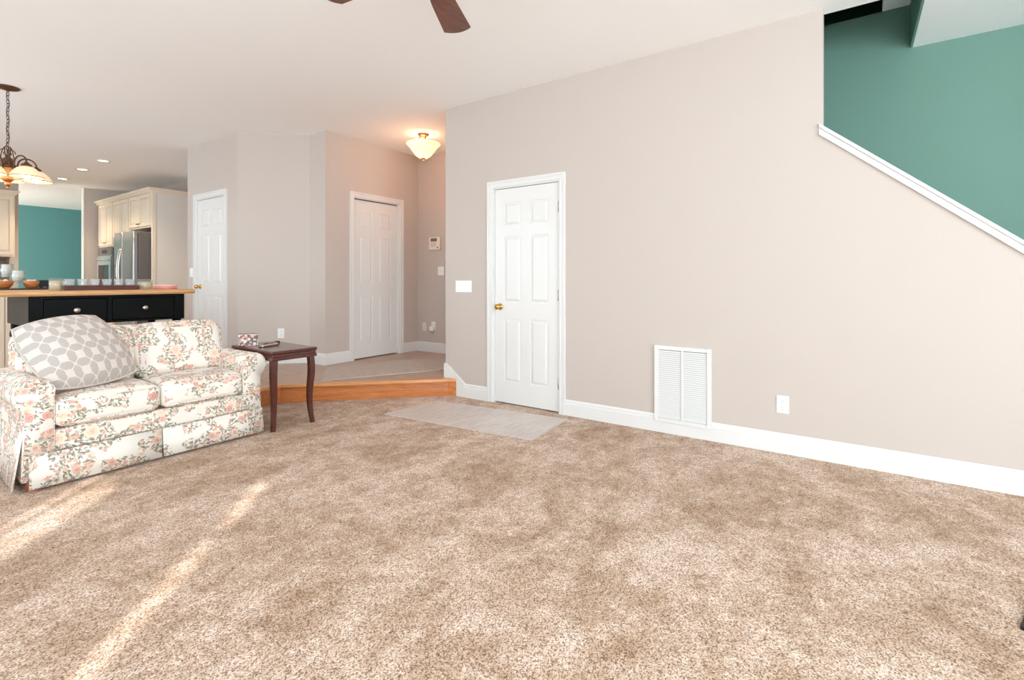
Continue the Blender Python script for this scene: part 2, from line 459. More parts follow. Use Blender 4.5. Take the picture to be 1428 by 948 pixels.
    def obj(self, name, mat, parent=None, uv=False, recentre=True):
        me = bpy.data.meshes.new(name)
        off = Vector((0, 0, 0))
        if parent is None and recentre:
            xs = [p.x for p in self.v]; ys = [p.y for p in self.v]; zs = [p.z for p in self.v]
            off = Vector(((min(xs) + max(xs)) / 2, (min(ys) + max(ys)) / 2, min(zs)))
        me.from_pydata([tuple(p - off) for p in self.v], [], self.f)
        me.polygons.foreach_set('use_smooth', self.s)
        bm = bmesh.new(); bm.from_mesh(me)
        bmesh.ops.recalc_face_normals(bm, faces=bm.faces[:]); bm.to_mesh(me); bm.free()
        if uv:
            lay = me.uv_layers.new(name='fabric')
            du = random.random() * 3; dv = random.random() * 3
            for p in me.polygons:
                nx, ny, nz = (abs(a) for a in p.normal)
                for li in p.loop_indices:
                    c = me.vertices[me.loops[li].vertex_index].co
                    if nx > ny and nx > nz: q = (c.y, c.z)
                    elif ny > nz: q = (c.x, c.z)
                    else: q = (c.x, c.y)
                    lay.data[li].uv = (q[0] + du, q[1] + dv)
        me.materials.append(mat)
        o = bpy.data.objects.new(name, me); COL.objects.link(o)
        o.location = off
        if parent is not None: o.parent = parent
        return o

def tag(o, label=None, cat=None, group=None, kind=None):
    if label: o['label'] = label
    if cat: o['category'] = cat
    if group: o['group'] = group
    if kind: o['kind'] = kind
    return o

def thing(name, label, cat, loc=(0, 0, 0), rot=None, group=None, kind=None):
    o = bpy.data.objects.new(name, None); COL.objects.link(o)
    o.empty_display_size = 0.1
    o.location = loc
    if rot is not None: o.rotation_euler = rot
    return tag(o, label, cat, group, kind)

def struct(name, mb, mat, label=None, parent=None):
    o = mb.obj(name, mat, parent, recentre=False)
    if parent is None: tag(o, label, None, None, 'structure')
    return o

def basis(n):
    """rotation whose local x runs along the wall to the viewer's right, y is up, z comes out of the wall"""
    N = Vector(n).normalized(); V = Vector((0, 0, 1)); U = V.cross(N)
    return Matrix((U, V, N)).transposed().to_euler()
FACE_NX = basis((-1, 0, 0)); FACE_NY = basis((0, -1, 0)); FACE_DIAG = basis((-1, -1, 0))

def dup(root, loc, label=None, rot=None):
    r = root.copy(); COL.objects.link(r); r.location = loc
    if rot is not None: r.rotation_euler = rot
    if label: r['label'] = label
    for ch in list(root.children):
        c = ch.copy(); COL.objects.link(c); c.parent = r
        for gch in list(ch.children):
            d = gch.copy(); COL.objects.link(d); d.parent = c
    return r

# ------------------------------------------------------------------ the setting
H = 2.94      # ceiling
ST = 0.17     # the foyer and kitchen floor stands one step up
WX = 3.78     # right wall
fl = MB().box(-2.0, 3.9, -5.0, 4.6, -0.12, 0.0)
struct('floor', fl, CARPET, 'beige speckled carpet in the living room')
up = MB().prism([(-2.0, 4.52), (2.6, 4.52), (3.74, 3.38), (3.9, 3.38), (5.12, 3.38), (5.12, 16.2), (-2.0, 16.2)], 0.0, ST - 0.001)
struct('floor_tile', up, TILE, 'brown grey tile floor of the foyer and kitchen')

# wooden step: riser and nosing follow the edge of the raised floor
stp = tag(bpy.data.objects.new('step', None), 'cherry wood step up from carpet to tiled foyer', None, None, 'structure'); COL.objects.link(stp)
def strip(outer, w, z0, z1):
    """ribbon of width w behind an open outline"""
    mb = MB(); n = len(outer); vs = []
    dirs = [(Vector(outer[i + 1]) - Vector(outer[i])).normalized() for i in range(n - 1)]
    for i in range(n):
        d = dirs[min(i, n - 2)]; e = dirs[max(i - 1, 0)]
        nn = (Vector((-d.y, d.x)) + Vector((-e.y, e.x))); nn = nn / nn.length
        k = w / max(0.3, nn.dot(Vector((-d.y, d.x))))
        p = Vector(outer[i]); q = p + nn * k
        vs.append([(p.x, p.y, z0), (q.x, q.y, z0), (q.x, q.y, z1), (p.x, p.y, z1)])
    for i in range(n - 1):
        a, b = vs[i], vs[i + 1]
        for j in range(4):
            k = (j + 1) % 4
            mb.add([a[j], b[j], b[k], a[k]], [(0, 1, 2, 3)])
    mb.add(vs[0], [(3, 2, 1, 0)]); mb.add(vs[-1], [(0, 1, 2, 3)])
    return mb
line = [(-2.0, 4.5), (2.59, 4.5), (3.70, 3.39), (3.775, 3.33)]
rise = strip([(-2.0, 4.5), (2.595, 4.5), (3.72, 3.375), (3.779, 3.276)], 0.02, 0.0, ST - 0.022); rise.obj('riser', OAK, stp)
nose = strip([(-2.0, 4.478), (2.586, 4.478), (3.70, 3.364), (3.779, 3.285)], 0.07, ST - 0.022, ST + 0.004); nose.obj('nosing', OAKLIT, stp)

# right wall: (y, z) outline with the stair slope and the closet doorway
SLY, SLZ, SLK = 0.158, 2.15, 0.856
def slope(y): return SLZ + (y - SLY) * SLK
w = MB()
D1 = (2.115, 2.845, 2.055)
w.prism([(D1[1], 0), (3.46, 0), (3.46, H), (D1[1], H)], WX, WX + 0.12, 'x')
w.prism([(D1[0], D1[2]), (D1[1], D1[2]), (D1[1], H), (D1[0], H)], WX, WX + 0.12, 'x')
w.prism([(SLY, 0), (D1[0], 0), (D1[0], H), (SLY, H)], WX, WX + 0.12, 'x')
yb = SLY - SLZ / SLK
w.prism([(yb, 0), (SLY, 0), (SLY, SLZ)], WX, WX + 0.12, 'x')
struct('wall_right', w, WALL, 'greige living room wall with a sloped stair opening')
c = MB()
a0, a1 = SLY + 0.022, yb
# white cap and two moulding strips under it along the stair slope
def slope_bar(x0, x1, lo, hi):
    return [(a1, slope(a1) + lo), (a0, slope(a0) + lo), (a0, slope(a0) + hi), (a1, slope(a1) + hi)], x0, x1
for x0, x1, lo, hi in ((WX - 0.022, WX + 0.14, 0.0, 0.024), (WX - 0.006, WX, -0.022, 0.0), (WX - 0.018, WX, -0.048, -0.022)):
    p, q, r = slope_bar(x0, x1, lo, hi); c.prism(p, q, r, 'x')
struct('trim_1', c, WHITE, 'white sloped trim capping the stair half wall')

struct('wall_stair', MB().box(4.8, 4.9, -5.0, 1.3, 0.0, 3.27), TEAL, 'teal stairwell wall')
struct('wall_stair_end', MB().box(3.9, 4.8, 1.2, 1.3, 0.0, 3.27), TEAL, 'teal end wall of the stairwell')
struct('wall_stair_header', MB().box(3.9, 4.8, -0.376, -0.36, H + 0.002, 5.5), TEAL, 'teal upright face over the stairs')
struct('wall_stair_inner', MB().box(3.80, 3.87, -0.37, 1.3, H + 0.1, 5.5), TEAL, 'upper stairwell face above the ceiling edge')
struct('wall_stair_screen', MB().box(3.9, 4.8, -2.0, -1.9, 0.0, H), TEAL, 'unseen teal wall added to shade the stairwell')  # added out of view to block rear light from the stairwell
uw = MB(); uw.box(3.87, 7.0, 1.3, 1.4, 3.27, 5.5); uw.box(7.0, 7.1, -0.376, 1.4, 3.21, 5.5); uw.box(4.8, 7.0, -0.376, -0.36, 3.27, 5.5)
struct('wall_landing', uw, TEAL, 'teal walls of the unlit upper landing')
struct('floor_landing', MB().box(4.9, 7.0, -0.376, 1.3, 3.21, 3.27), CARPET, 'carpet of the upper landing')
struct('ceiling_landing', MB().box(3.80, 7.1, -0.376, 1.4, 5.5, 5.6), CEIL, 'ceiling of the upper landing')
struct('ceiling_stair_upper', MB().box(4.45, 4.8, -0.36, -0.19, 3.27, 3.36), CEIL, 'pale ceiling patch high in the stairwell')
struct('ceiling_stair', MB().box(3.9, 4.8, -5.0, -0.374, H, H + 0.1), CEIL, 'ceiling over the lower stairs')

ce = MB()
ce.box(-2.0, 3.87, -5.0, 16.2, H, H + 0.1)
ce.box(3.87, 5.12, 1.3, 16.2, H, H + 0.1)
struct('ceiling', ce, CEIL, 'off white flat ceiling')

# foyer, pantry corner and hall
def holewall(y0, y1, x0, x1, o0, o1, oz, axis):
    mb = MB()
    for a, b, z0, z1 in ((y0, o0, 0.0, H), (o1, y1, 0.0, H), (o0, o1, oz, H)):
        if axis == 'x': mb.box(x0, x1, a, b, z0, z1)
        else: mb.box(a, b, x0, x1, z0, z1)
    return mb
PX = 2.925; P0, P1 = 6.0, 7.326
D3 = (6.30, 7.06, ST + 2.055)
struct('wall_pantry', holewall(P0, P1, PX, PX + 0.12, D3[0], D3[1], D3[2], 'x'), WALL, 'pantry wall beside the kitchen')
struct('wall_pantry_return', MB().box(PX + 0.12, 3.9, P1 - 0.12, P1, 0.0, H), WALL, 'short wall behind the refrigerator panel')
struct('wall_angle', MB().prism([(PX, P0), (3.5, 5.425), (3.62, 5.425), (3.62, 5.475), (PX + 0.12, 6.05), (PX + 0.12, 6.0)][:2] + [(3.6, 5.5), (3.04, 6.1), (PX + 0.06, 6.1)], 0.0, H), WALL, 'angled greige wall between pantry and foyer')
struct('wall_hall_left', MB().box(3.5, 3.62, 5.11, 5.425, 0.0, H), WALL, 'narrow wall end at the foyer')
HY = 5.11
D2 = (3.90, 4.655, ST + 2.045)
struct('wall_hall_back', holewall(3.62, 5.12, HY, HY + 0.12, D2[0], D2[1], D2[2], 'y'), WALL, 'foyer wall with the folding closet door')
struct('wall_hall_right', MB().box(5.0, 5.12, 3.46, HY, 0.0, H), WALL, 'foyer wall with the alarm panel')
struct('wall_hall_front', MB().box(3.9, 5.12, 3.36, 3.46, 0.0, H), WALL, 'foyer wall backing onto the stair closet')

# kitchen and the far room
KX = 3.90
struct('wall_kitchen_right', MB().box(KX, KX + 0.1, P1, 12.1, 0.0, H), WALL, 'kitchen wall behind the tall cabinets')
kb = MB(); kb.box(-2.0, 2.15, 12.1, 12.2, 0.0, H); kb.box(3.05, 5.1, 12.1, 12.2, 0.0, H)
struct('wall_kitchen_back', kb, WALL, 'kitchen wall with a wide opening')
struct('trim_2', MB().box(3.035, 3.05, 12.085, 12.2, ST, H), WHITE, 'white edge of the kitchen opening')
struct('wall_far', MB().box(-2.0, 5.1, 16.0, 16.1, 0.0, H), TEALB, 'teal wall of the far room')
struct('wall_far_right', MB().box(5.0, 5.1, 12.2, 16.0, 0.0, H), TEALB, 'side wall of the far room')
struct('baseboard_far', MB().box(-2.0, 5.0, 15.98, 16.0, ST, ST + 0.14), WHITE, 'white baseboard of the far room')

# walls behind and left of the camera; two narrow panes let the low sun through
lw = MB()
def lwb(y0, y1, z0, z1): lw.box(-2.06, -2.0, y0, y1, z0, z1)
SA = (-0.405, -0.245, 0.7, 2.10); SB = (0.70, 1.10, 0.95, 1.80)
lwb(-5.0, SA[0], 0, H); lwb(SA[1], SB[0], 0, H); lwb(SB[1], 16.1, 0, H)
for s in (SA, SB): lwb(s[0], s[1], 0, s[2]); lwb(s[0], s[1], s[3], H)
struct('wall_left', lw, WALL, 'wall left of the camera')
wm = MB(); wm.box(-2.05, -2.01, SA[0], SA[1], 1.79, 1.85); wm.box(-2.05, -2.01, SB[0], SB[1], 1.42, 1.46); wm.box(-2.05, -2.01, 0.965, 0.98, SB[2], SB[3])
struct('window_1', wm, WHITE, 'muntins of the narrow side windows')
struct('wall_rear', MB().box(-2.06, 4.9, -5.1, -5.0, 0.0, H), WALL, 'wall behind the camera')
def blind(name, F, x, z, wd, ht, loc, label):  # window frame and closed shade on solid wall, unseen, behind a fill lamp
    o = tag(bpy.data.objects.new(name, None), label, None, None, 'structure'); COL.objects.link(o); o.location = loc; o.rotation_euler = F
    f = MB()
    for a, b, c_, d in ((-wd/2 - .08, -wd/2, -.08, ht + .08), (wd/2, wd/2 + .08, -.08, ht + .08), (-wd/2, wd/2, ht, ht + .08), (-wd/2, wd/2, -.08, 0)): f.box(a, b, c_, d, 0.002, 0.03)
    f.obj('window_frame', WHITE, o)
    sh = MB().box(-wd/2, wd/2, 0, ht, 0.002, 0.012); sh.obj('window_shade', PLASTIC, o)
blind('window_2', basis((0, 1, 0)), 0, 0, 3.6, 2.3, (-0.1, -5.0, 0.3), 'unseen wide window with opaque shade, behind the rear fill light')
blind('window_3', basis((1, 0, 0)), 0, 0, 2.1, 2.1, (-2.0, -1.6, 0.4), 'unseen window with opaque shade, behind the left fill light')
blind('added_window_5', basis((1, 0, 0)), 0, 0, 2.4, 2.1, (-2.0, 2.9, 0.4), 'added unseen window beside the sofa, backing a fill light')
blind('window_4', basis((1, 0, 0)), 0, 0, 4.0, 2.1, (-2.0, 7.6, 0.3), 'shaded glass door of the kitchen')

# baseboards
BH, BT = 0.135, 0.016
def board(name, p, q, n, z, label):
    """run from p to q with outward normal n"""
    p = Vector((p[0], p[1], 0)); q = Vector((q[0], q[1], 0)); n = Vector((n[0], n[1], 0)).normalized()
    mb = MB(); prof = [(0, 0), (BT, 0), (BT, BH - 0.035), (BT * 0.75, BH - 0.03), (BT * 0.75, BH - 0.012), (BT * 0.3, BH), (0, BH)]
    vs = [p + n * a + Vector((0, 0, z + b)) for a, b in prof] + [q + n * a + Vector((0, 0, z + b)) for a, b in prof]
    k = len(prof)
    fs = [list(range(k)), [k + i for i in range(k)][::-1]] + [[i, k + i, k + (i + 1) % k, (i + 1) % k] for i in range(k)]
    mb.add(vs, fs); return mb
def bset(name, runs, z, label):
    m = MB()
    for p, q, n in runs:
        t = board(name, p, q, n, z, label); m.add(t.v, t.f)
    struct(name, m, WHITE, label)
bset('baseboard_right', [((WX, yb), (WX, D1[0] - 0.06), (-1, 0)), ((WX, D1[1] + 0.06), (WX, 3.19), (-1, 0))], 0.0, 'white baseboard along the living room wall')
sk = MB().prism([(3.19, 0.0), (3.35, 0.0), (3.47, 0.0), (3.47, 0.318), (3.44, 0.318), (3.19, BH)], WX - BT, WX, 'x')
sk.prism([(3.46, ST), (3.476, ST), (3.476, 0.318), (3.46, 0.318)], WX, WX + 0.12, 'x')
struct('baseboard_step', sk, WHITE, 'white skirt board rising beside the step')
bset('baseboard_angle', [((PX, P0 + 0.005), (3.505, 5.42), (-1, -1)), ((PX, P0), (PX, D3[0] - 0.06), (-1, 0)), ((PX, D3[1] + 0.06), (PX, P1), (-1, 0)), ((3.5, 5.43), (3.5, HY - BT), (-1, 0))], ST, 'white baseboard round the angled wall')
bset('baseboard_hall', [((3.5, HY), (D2[0] - 0.06, HY), (0, -1)), ((D2[1] + 0.06, HY), (5.0, HY), (0, -1)), ((5.0, HY), (5.0, 3.46), (-1, 0))], ST, 'white baseboard round the foyer')

# doors, built on the wall: x to the viewer's right, y up, z out of the wall
def six_panel(mb, w, h, z0, z1, x0=0.0):
    """slab with six raised panels; z1 is the front face"""
    st = 0.105 * w / 0.70; mid = 0.10 * w / 0.70
    rows = [(0.20, 0.80), (0.955, 1.58), (1.68, 1.90)]
    rows = [(a * h / 2.035, b * h / 2.035) for a, b in rows]
    cols = [(st, w / 2 - mid / 2), (w / 2 + mid / 2, w - st)]
    g = 0.009
    mb.box(x0, x0 + w, 0, h, z0, z1 - g)
    xs = [0, cols[0][0], cols[0][1], cols[1][0], cols[1][1], w]
    for a, b in ((0, cols[0][0]), (cols[0][1], cols[1][0]), (cols[1][1], w)): mb.box(x0 + a, x0 + b, 0, h, z1 - g, z1)
    ys = [0] + [v for r in rows for v in r] + [h]
    for i in range(0, len(ys), 2):
        for c0, c1 in cols: mb.box(x0 + c0, x0 + c1, ys[i], ys[i + 1], z1 - g, z1)
    for c0, c1 in cols:
        for r0, r1 in rows:
            # sloped sticking round the opening, then the raised field
            mb.frustum(x0 + c0 + 0.012, x0 + c1 - 0.012, r0 + 0.012, r1 - 0.012, z1 - g, z1 - 0.001, 0.022)
def casing(mb, w, h, cw=0.062, z1=0.018):
    for a, b, c0, d in ((-cw, 0, 0, h + cw), (w, w + cw, 0, h + cw), (0, w, h, h + cw)):
        mb.box(a, b, c0, d, 0.0, z1 * 0.6)
    for a, b, c0, d in ((-cw, -cw + 0.02, 0, h + cw), (w + cw - 0.02, w + cw, 0, h + cw), (-cw + .02, w + cw - .02, h + cw - 0.02, h + cw)):
        mb.box(a, b, c0, d, z1 * 0.6, z1, )
    for a, b, c0, d in ((-0.018, -0.004, 0, h + 0.018), (w + 0.004, w + 0.018, 0, h + 0.018), (-0.004, w + 0.004, h + 0.004, h + 0.018)):
        mb.box(a, b, c0, d, z1 * 0.6, z1 * 0.85)
def jamb(mb, w, h, depth=0.12):
    mb.box(0, 0.012, 0, h, -depth, 0.0); mb.box(w - 0.012, w, 0, h, -depth, 0.0); mb.box(0.012, w - 0.012, h - 0.012, h, -depth, 0.0)
    mb.box(0.012, w - 0.012, 0.0, h - 0.012, -depth + 0.002, -depth + 0.012)
def door(name, label, F, loc, w, h, kind):
    o = tag(bpy.data.objects.new(name, None), label, None, None, 'structure'); COL.objects.link(o)
    o.location = loc; o.rotation_euler = F
    m = MB(); casing(m, w, h); jamb(m, w, h); m.obj('door_frame', WHITE, o)
    s = MB(); fr = -0.012 if kind == 'swing' else -0.04
    gap = 0.012
    hh = h - 0.012 - 0.004 - gap if kind == 'swing' else h - 0.012 - 0.011 - gap
    t = MB(); six_panel(t, w - 0.03, hh, fr - 0.035, fr, 0.015)
    for p in t.v: p.y += gap
    sl = t.obj('door_panel', WHITE, o)
    if kind == 'swing':
        k = MB(); M = Matrix.Translation((0.015 + 0.062, 0.92, fr))
        k.lathe([(0.031, 0.0), (0.031, 0.004), (0.024, 0.009), (0.011, 0.012), (0.011, 0.028), (0.02, 0.034), (0.027, 0.046), (0.026, 0.056), (0.018, 0.064), (0.0, 0.066)], 20, M)
        tag(k.obj('door_knob', BRASS, sl), 'brass door knob')
        for z in (0.26, 1.04, 1.82):
            hg = MB(); hg.box(w - 0.02, w - 0.004, z - 0.045, z + 0.045, fr, fr + 0.004); hg.tube([(w - 0.013, z - 0.048, fr + 0.008), (w - 0.013, z + 0.048, fr + 0.008)], 0.006, 8)
            hg.obj('hinge', NICKEL, o)
    else:
        k = MB(); M = Matrix.Translation((0.215, 0.955, fr))
        k.lathe([(0.010, 0.0), (0.010, 0.012), (0.018, 0.02), (0.019, 0.028), (0.012, 0.034), (0.0, 0.035)], 16, M)
        k.obj('door_knob', WHITE, sl)
        tr = MB().box(0.012, w - 0.012, h - 0.024, h - 0.012, fr - 0.03, fr - 0.005); tr.obj('door_track', SLOT, o)
    return o
door('door_1', 'white six panel closet door beside the gray mat, brass knob', FACE_NX, (WX, D1[1], 0.0), D1[1] - D1[0], D1[2], 'swing')
door('door_2', 'white folding closet door in the foyer with small white knob', FACE_NY, (D2[0], HY, ST), D2[1] - D2[0], D2[2] - ST, 'fold')
door('door_3', 'white pantry door beside the kitchen, behind the sofa', FACE_NX, (PX, D3[1], ST), D3[1] - D3[0], D3[2] - ST, 'swing')

# ------------------------------------------------------------------ loveseat
SX = 1.335; SY = 3.73
sofa = thing('loveseat', 'floral loveseat with rolled arms and skirt in front of the black island', 'sofa', (SX, 4.1, 0.0))
def L(mb):   # world-measured shapes into the loveseat's own space
    for p in mb.v: p -= Vector((SX, 4.1, 0.0))
    return mb
BK = 4.455
m = MB()
m.box(0.80, 1.87, SY + 0.03, BK - 0.02, 0.05, 0.315, 0.02)
L(m).obj('seat_frame', FLORAL, sofa, True)
m = MB().cushion((SX, BK - 0.075, 0.44), (0.60, 0.07, 0.385), 0.05, (0, 0.01, 0.02), 12)
L(m).obj('back_frame', FLORAL, sofa, True)
# front rail above the skirt
m = MB().cushion((SX, SY + 0.03, 0.255), (0.535, 0.022, 0.065), 0.02, (0, 0.004, 0), 12)
L(m).obj('front_rail', FLORAL, sofa, True)

def arm(sgn):
    """rolled arm: outline in x,z pushed back along y, with a swollen face in front"""
    xin = SX + sgn * 0.525
    pts = []
    pts += [(0.0, 0.06), (0.0, 0.53)]
    cx, cz, r = 0.083, 0.532, 0.09
    for k in range(1, 15):
        a = PI - k * (PI * 1.32) / 14
        pts.append((cx + r * math.cos(a), cz + r * math.sin(a)))
    pts += [(0.128, 0.43), (0.128, 0.3), (0.135, 0.06)]
    w = [(xin + sgn * x, z) for x, z in pts]
    mb = MB(); n = len(w); rings = []
    cxx = sum(p[0] for p in w) / n
    secs = [(SY + 0.012, 0.93), (SY, 0.97), (SY + 0.006, 1.0), (SY + 0.2, 1.0), (SY + 0.45, 1.0), (BK - 0.07, 1.0), (BK - 0.02, 0.97), (BK, 0.88)]
    secs = [(SY - 0.004, 0.90), (SY + 0.001, 0.97), (SY + 0.014, 1.0)] + secs[3:]
    vs = []
    for y, s in secs:
        for x, z in w:
            vs.append((cxx + (x - cxx) * s, y, 0.4 + (z - 0.4) * (s if z > 0.4 else 1)))
    fs = []
    for i in range(len(secs) - 1):
        for k in range(n):
            fs.append((i * n + k, i * n + (k + 1) % n, (i + 1) * n + (k + 1) % n, (i + 1) * n + k))
    fs.append(tuple(range(n))); fs.append(tuple((len(secs) - 1) * n + k for k in range(n)))
    mb.add(vs, fs, None, True)
    o = L(mb).obj('arm', FLORAL, sofa, True)
    pp = MB().tube([(cxx + (x - cxx) * 0.985, SY + 0.004, 0.4 + (z - 0.4) * (0.985 if z > 0.4 else 1)) for x, z in w], 0.0048, 6)
    L(pp).obj('piping', FLORAL, o, True)
arm(-1); arm(1)
for s in (-1, 1):
    m = MB().cushion((SX + s * 0.2635, 3.93, 0.41), (0.2615, 0.222, 0.083), 0.045, (0.0, 0.012, 0.014), 14)
    cu = L(m).obj('seat_cushion', FLORAL, sofa, True)
    for z in (0.475, 0.345):
        x0, x1, y0, y1 = SX + s * 0.2635 - 0.25, SX + s * 0.2635 + 0.25, 3.712, 4.13
        pp = MB().tube([(x0, y1, z), (x0, y0 + .05, z), (x0 + .012, y0 + .014, z), (x0 + 0.05, y0, z), (x1 - 0.05, y0, z), (x1 - .012, y0 + .014, z), (x1, y0 + .05, z), (x1, y1, z)], 0.0045, 6)
        L(pp).obj('piping', FLORAL, cu, True)
    M = Matrix.Translation((SX + s * 0.297, 4.22, 0.650)) @ Matrix.Rotation(math.radians(-13), 4, 'X')
    m = MB().cushion((0, 0, 0), (0.292, 0.085, 0.205), 0.082, (0.01, 0.035, 0.012), 16, M)
    bc = L(m).obj('back_cushion', FLORAL, sofa, True)
# skirt: front in two panels with a pleat between, and a panel round each arm
def skirt(pts, top=0.20, bot=0.018):
    mb = MB(); vs = []; n = len(pts)
    for x, y, f in pts:
        d = 0.012 * f
        vs += [(x, y, top), (x + d * pts_dir[0], y + d * pts_dir[1], bot)]
    fs = [(2 * i, 2 * i + 2, 2 * i + 3, 2 * i + 1) for i in range(n - 1)]
    mb.add(vs, fs, None, True); return mb
def solid(mb, name, parent, t=0.006):
    o = L(mb).obj(name, FLORAL, parent, True)
    md = o.modifiers.new('cloth', 'SOLIDIFY'); md.thickness = t; md.offset = 0
    return o
x0, x1 = SX - 0.655, SX + 0.66
pts_dir = (0, -1)
fy = SY - 0.012
solid(skirt([(x0 + 0.02, fy, 1.4), (x0 + .2, fy, 1.1), (x0 + 0.4, fy, 1.2), (SX - 0.004, fy, 1)]), 'skirt', sofa)
solid(skirt([(SX + 0.004, fy, 1), (x1 - 0.4, fy, 1.1), (x1 - .2, fy, 1), (x1, fy, 1.1)]), 'skirt', sofa)
pts_dir = (-1, 0)
solid(skirt([(x0 - 0.001, fy + 0.012, 3.6), (x0 - 0.001, fy + 0.12, 2.4), (x0 - 0.001, 4.1, 1.8), (x0 - 0.001, BK, 1.8)], 0.33), 'skirt', sofa)
pts_dir = (1, 0)
solid(skirt([(x1 + 0.008, fy + 0.012, 1), (x1 + 0.008, 4.1, 1), (x1 + 0.008, BK, 1)]), 'skirt', sofa)
for fx, fyy in ((x0 + 0.045, SY + 0.03), (x1 - 0.05, SY + 0.03), (x0 + 0.05, BK - 0.06), (x1 - 0.05, BK - 0.06)):
    m = MB().frustum(fx - 0.028, fx + 0.028, fyy - 0.028, fyy + 0.028, 0.055, 0.0, 0.006)
    L(m).obj('foot', ORANGEFOOT, sofa)

# throw pillow leaning in the corner of the loveseat
A, B, C_, D_ = (Vector(p) for p in ((0.80, 3.81, 0.50), (1.345, 4.00, 0.525), (1.13, 4.19, 0.972), (0.645, 4.08, 0.905)))
nrm = (B - A).cross(D_ - A).normalized()
if nrm.y > 0: nrm = -nrm
pm = MB(); N = 22; front = {}; back = {}
def ppt(u, v, side):
    a_, b_ = 2 * u - 1, 2 * v - 1
    uu, vv = a_ * math.sqrt(1 - 0.28 * b_ * b_), b_ * math.sqrt(1 - 0.28 * a_ * a_)
    u, v = (uu + 1) / 2, (vv + 1) / 2
    # edges drawn in between the corners
    su = 0.03 * (1 - vv * vv) * uu; sv = 0.03 * (1 - uu * uu) * vv
    u2, v2 = u - su / 2, v - sv / 2
    p = A * (1 - u2) * (1 - v2) + B * u2 * (1 - v2) + C_ * u2 * v2 + D_ * (1 - u2) * v2
    t = max(0.0, (1 - a_ ** 2) * (1 - b_ ** 2)) ** 0.5
    t *= (0.125 if side > 0 else 0.06)
    dent = 0.012 * math.exp(-((uu + 0.45) ** 2 + (vv + 0.62) ** 2) / 0.05) + 0.008 * math.sin(3.2 * uu + 2.1 * vv) * (1 - uu * uu) * (1 - vv * vv)
    return p + nrm * (t * side - dent * side)
vs = []; fs = []
for side in (1, -1):
    o = len(vs)
    for j in range(N + 1):
        for i in range(N + 1): vs.append(ppt(i / N, j / N, side))
    for j in range(N):
        for i in range(N):
            q = (o + j * (N + 1) + i, o + j * (N + 1) + i + 1, o + (j + 1) * (N + 1) + i + 1, o + (j + 1) * (N + 1) + i)
            fs.append(q if side > 0 else q[::-1])
pm.add(vs, fs, None, True)
pil = thing('throw_pillow', 'large grey and cream trellis pillow leaning on the floral loveseat', 'pillow', (0.98, 4.0, 0.5))
for p in pm.v: p -= pil.location
po = pm.obj('pillow_cover', TRELLIS, pil, True)
# pattern follows the pillow's own weave
lay = po.data.uv_layers[0]
K = (N + 1) ** 2
for poly in po.data.polygons:
    for li in poly.loop_indices:
        vi = po.data.loops[li].vertex_index % K
        lay.data[li].uv = ((vi % (N + 1)) / N * 0.50, (vi // (N + 1)) / N * 0.50)
edge = [ppt(i / N, 0, 0) for i in range(N)] + [ppt(1, i / N, 0) for i in range(N)] + [ppt(1 - i / N, 1, 0) for i in range(N)] + [ppt(0, 1 - i / N, 0) for i in range(N)]
pe = MB().tube([p - pil.location for p in edge], 0.006, 6, None, True)
pe.obj('piping', paint('pillow_piping', (206, 196, 186), 0.9), pil)

# ------------------------------------------------------------------ side table and what stands on it
TX0, TX1, TY0, TY1, TZ = 2.046, 2.43, 3.64, 4.32, 0.622
tb = thing('side_table', 'dark mahogany side table with curved legs beside the floral loveseat', 'table', ((TX0 + TX1) / 2, (TY0 + TY1) / 2, 0.0), (0, 0, math.radians(-2.0)))
hx, hy = (TX1 - TX0) / 2, (TY1 - TY0) / 2
m = MB(); m.box(-hx, hx, -hy, hy, TZ - 0.026, TZ, 0.011, 3); m.box(-hx + 0.010, hx - 0.010, -hy + 0.010, hy - 0.010, TZ - 0.05, TZ - 0.024, 0.004); m.box(-hx + 0.003, hx - 0.003, -hy + 0.003, hy - 0.003, TZ - 0.076, TZ - 0.048, 0.008, 3)
m.obj('table_top', MAHOG, tb)
for sx in (-1, 1):
    for sy in (-1, 1):
        pts = []; rr = []
        for k in range(15):
            t = k / 14.0
            off = 0.009 * math.sin(PI * min(1, t / 0.45)) - 0.004 * math.sin(PI * max(0, (t - 0.45) / 0.55)) + 0.016 * max(0, t - 0.62) ** 1.5 / 0.38 ** 1.5
            pts.append((sx * (hx - 0.04 + off * 0.8), sy * (hy - 0.05 + off), (TZ - 0.05) * (1 - t)))
            rr.append((0.0215 if t < 0.3 else 0.0215 - 0.008 * (t - 0.3) / 0.7))
        lm = MB().tube(pts, rr, 4, None, False, True)
        lm.obj('leg', MAHOG, tb)
bx = thing('floral_tin', 'small floral box at the back of the mahogany side table', 'box', (2.125, 4.17, TZ), (0, 0, math.radians(-28)))
MB().box(-0.07, 0.07, -0.045, 0.045, 0.0, 0.082, 0.004).obj('box_body', TIN, bx)
MB().box(-0.073, 0.073, -0.048, 0.048, 0.078, 0.1, 0.004).obj('lid', TIN, bx)
def remote(label, loc, rz, body, ln):
    o = thing('remote_control', label, 'remote', loc, (0, 0, rz), 'remotes on the side table')
    MB().box(-ln / 2, ln / 2, -0.024, 0.024, 0.0, 0.02, 0.007, 3).obj('remote_body', body, o)
    for i in range(4):
        for j in range(2):
            MB().box(-ln / 2 + 0.03 + i * 0.03, -ln / 2 + 0.043 + i * 0.03, -0.013 + j * 0.016, -0.003 + j * 0.016, 0.02, 0.0225).obj('button', KEY if body is MATBLACK else SLOT, o)
remote('black remote control on the mahogany side table', (2.285, 4.09, TZ), math.radians(35), MATBLACK, 0.19)
remote('silver remote control nearest the table front', (2.205, 4.00, TZ), math.radians(18), NICKEL, 0.18)

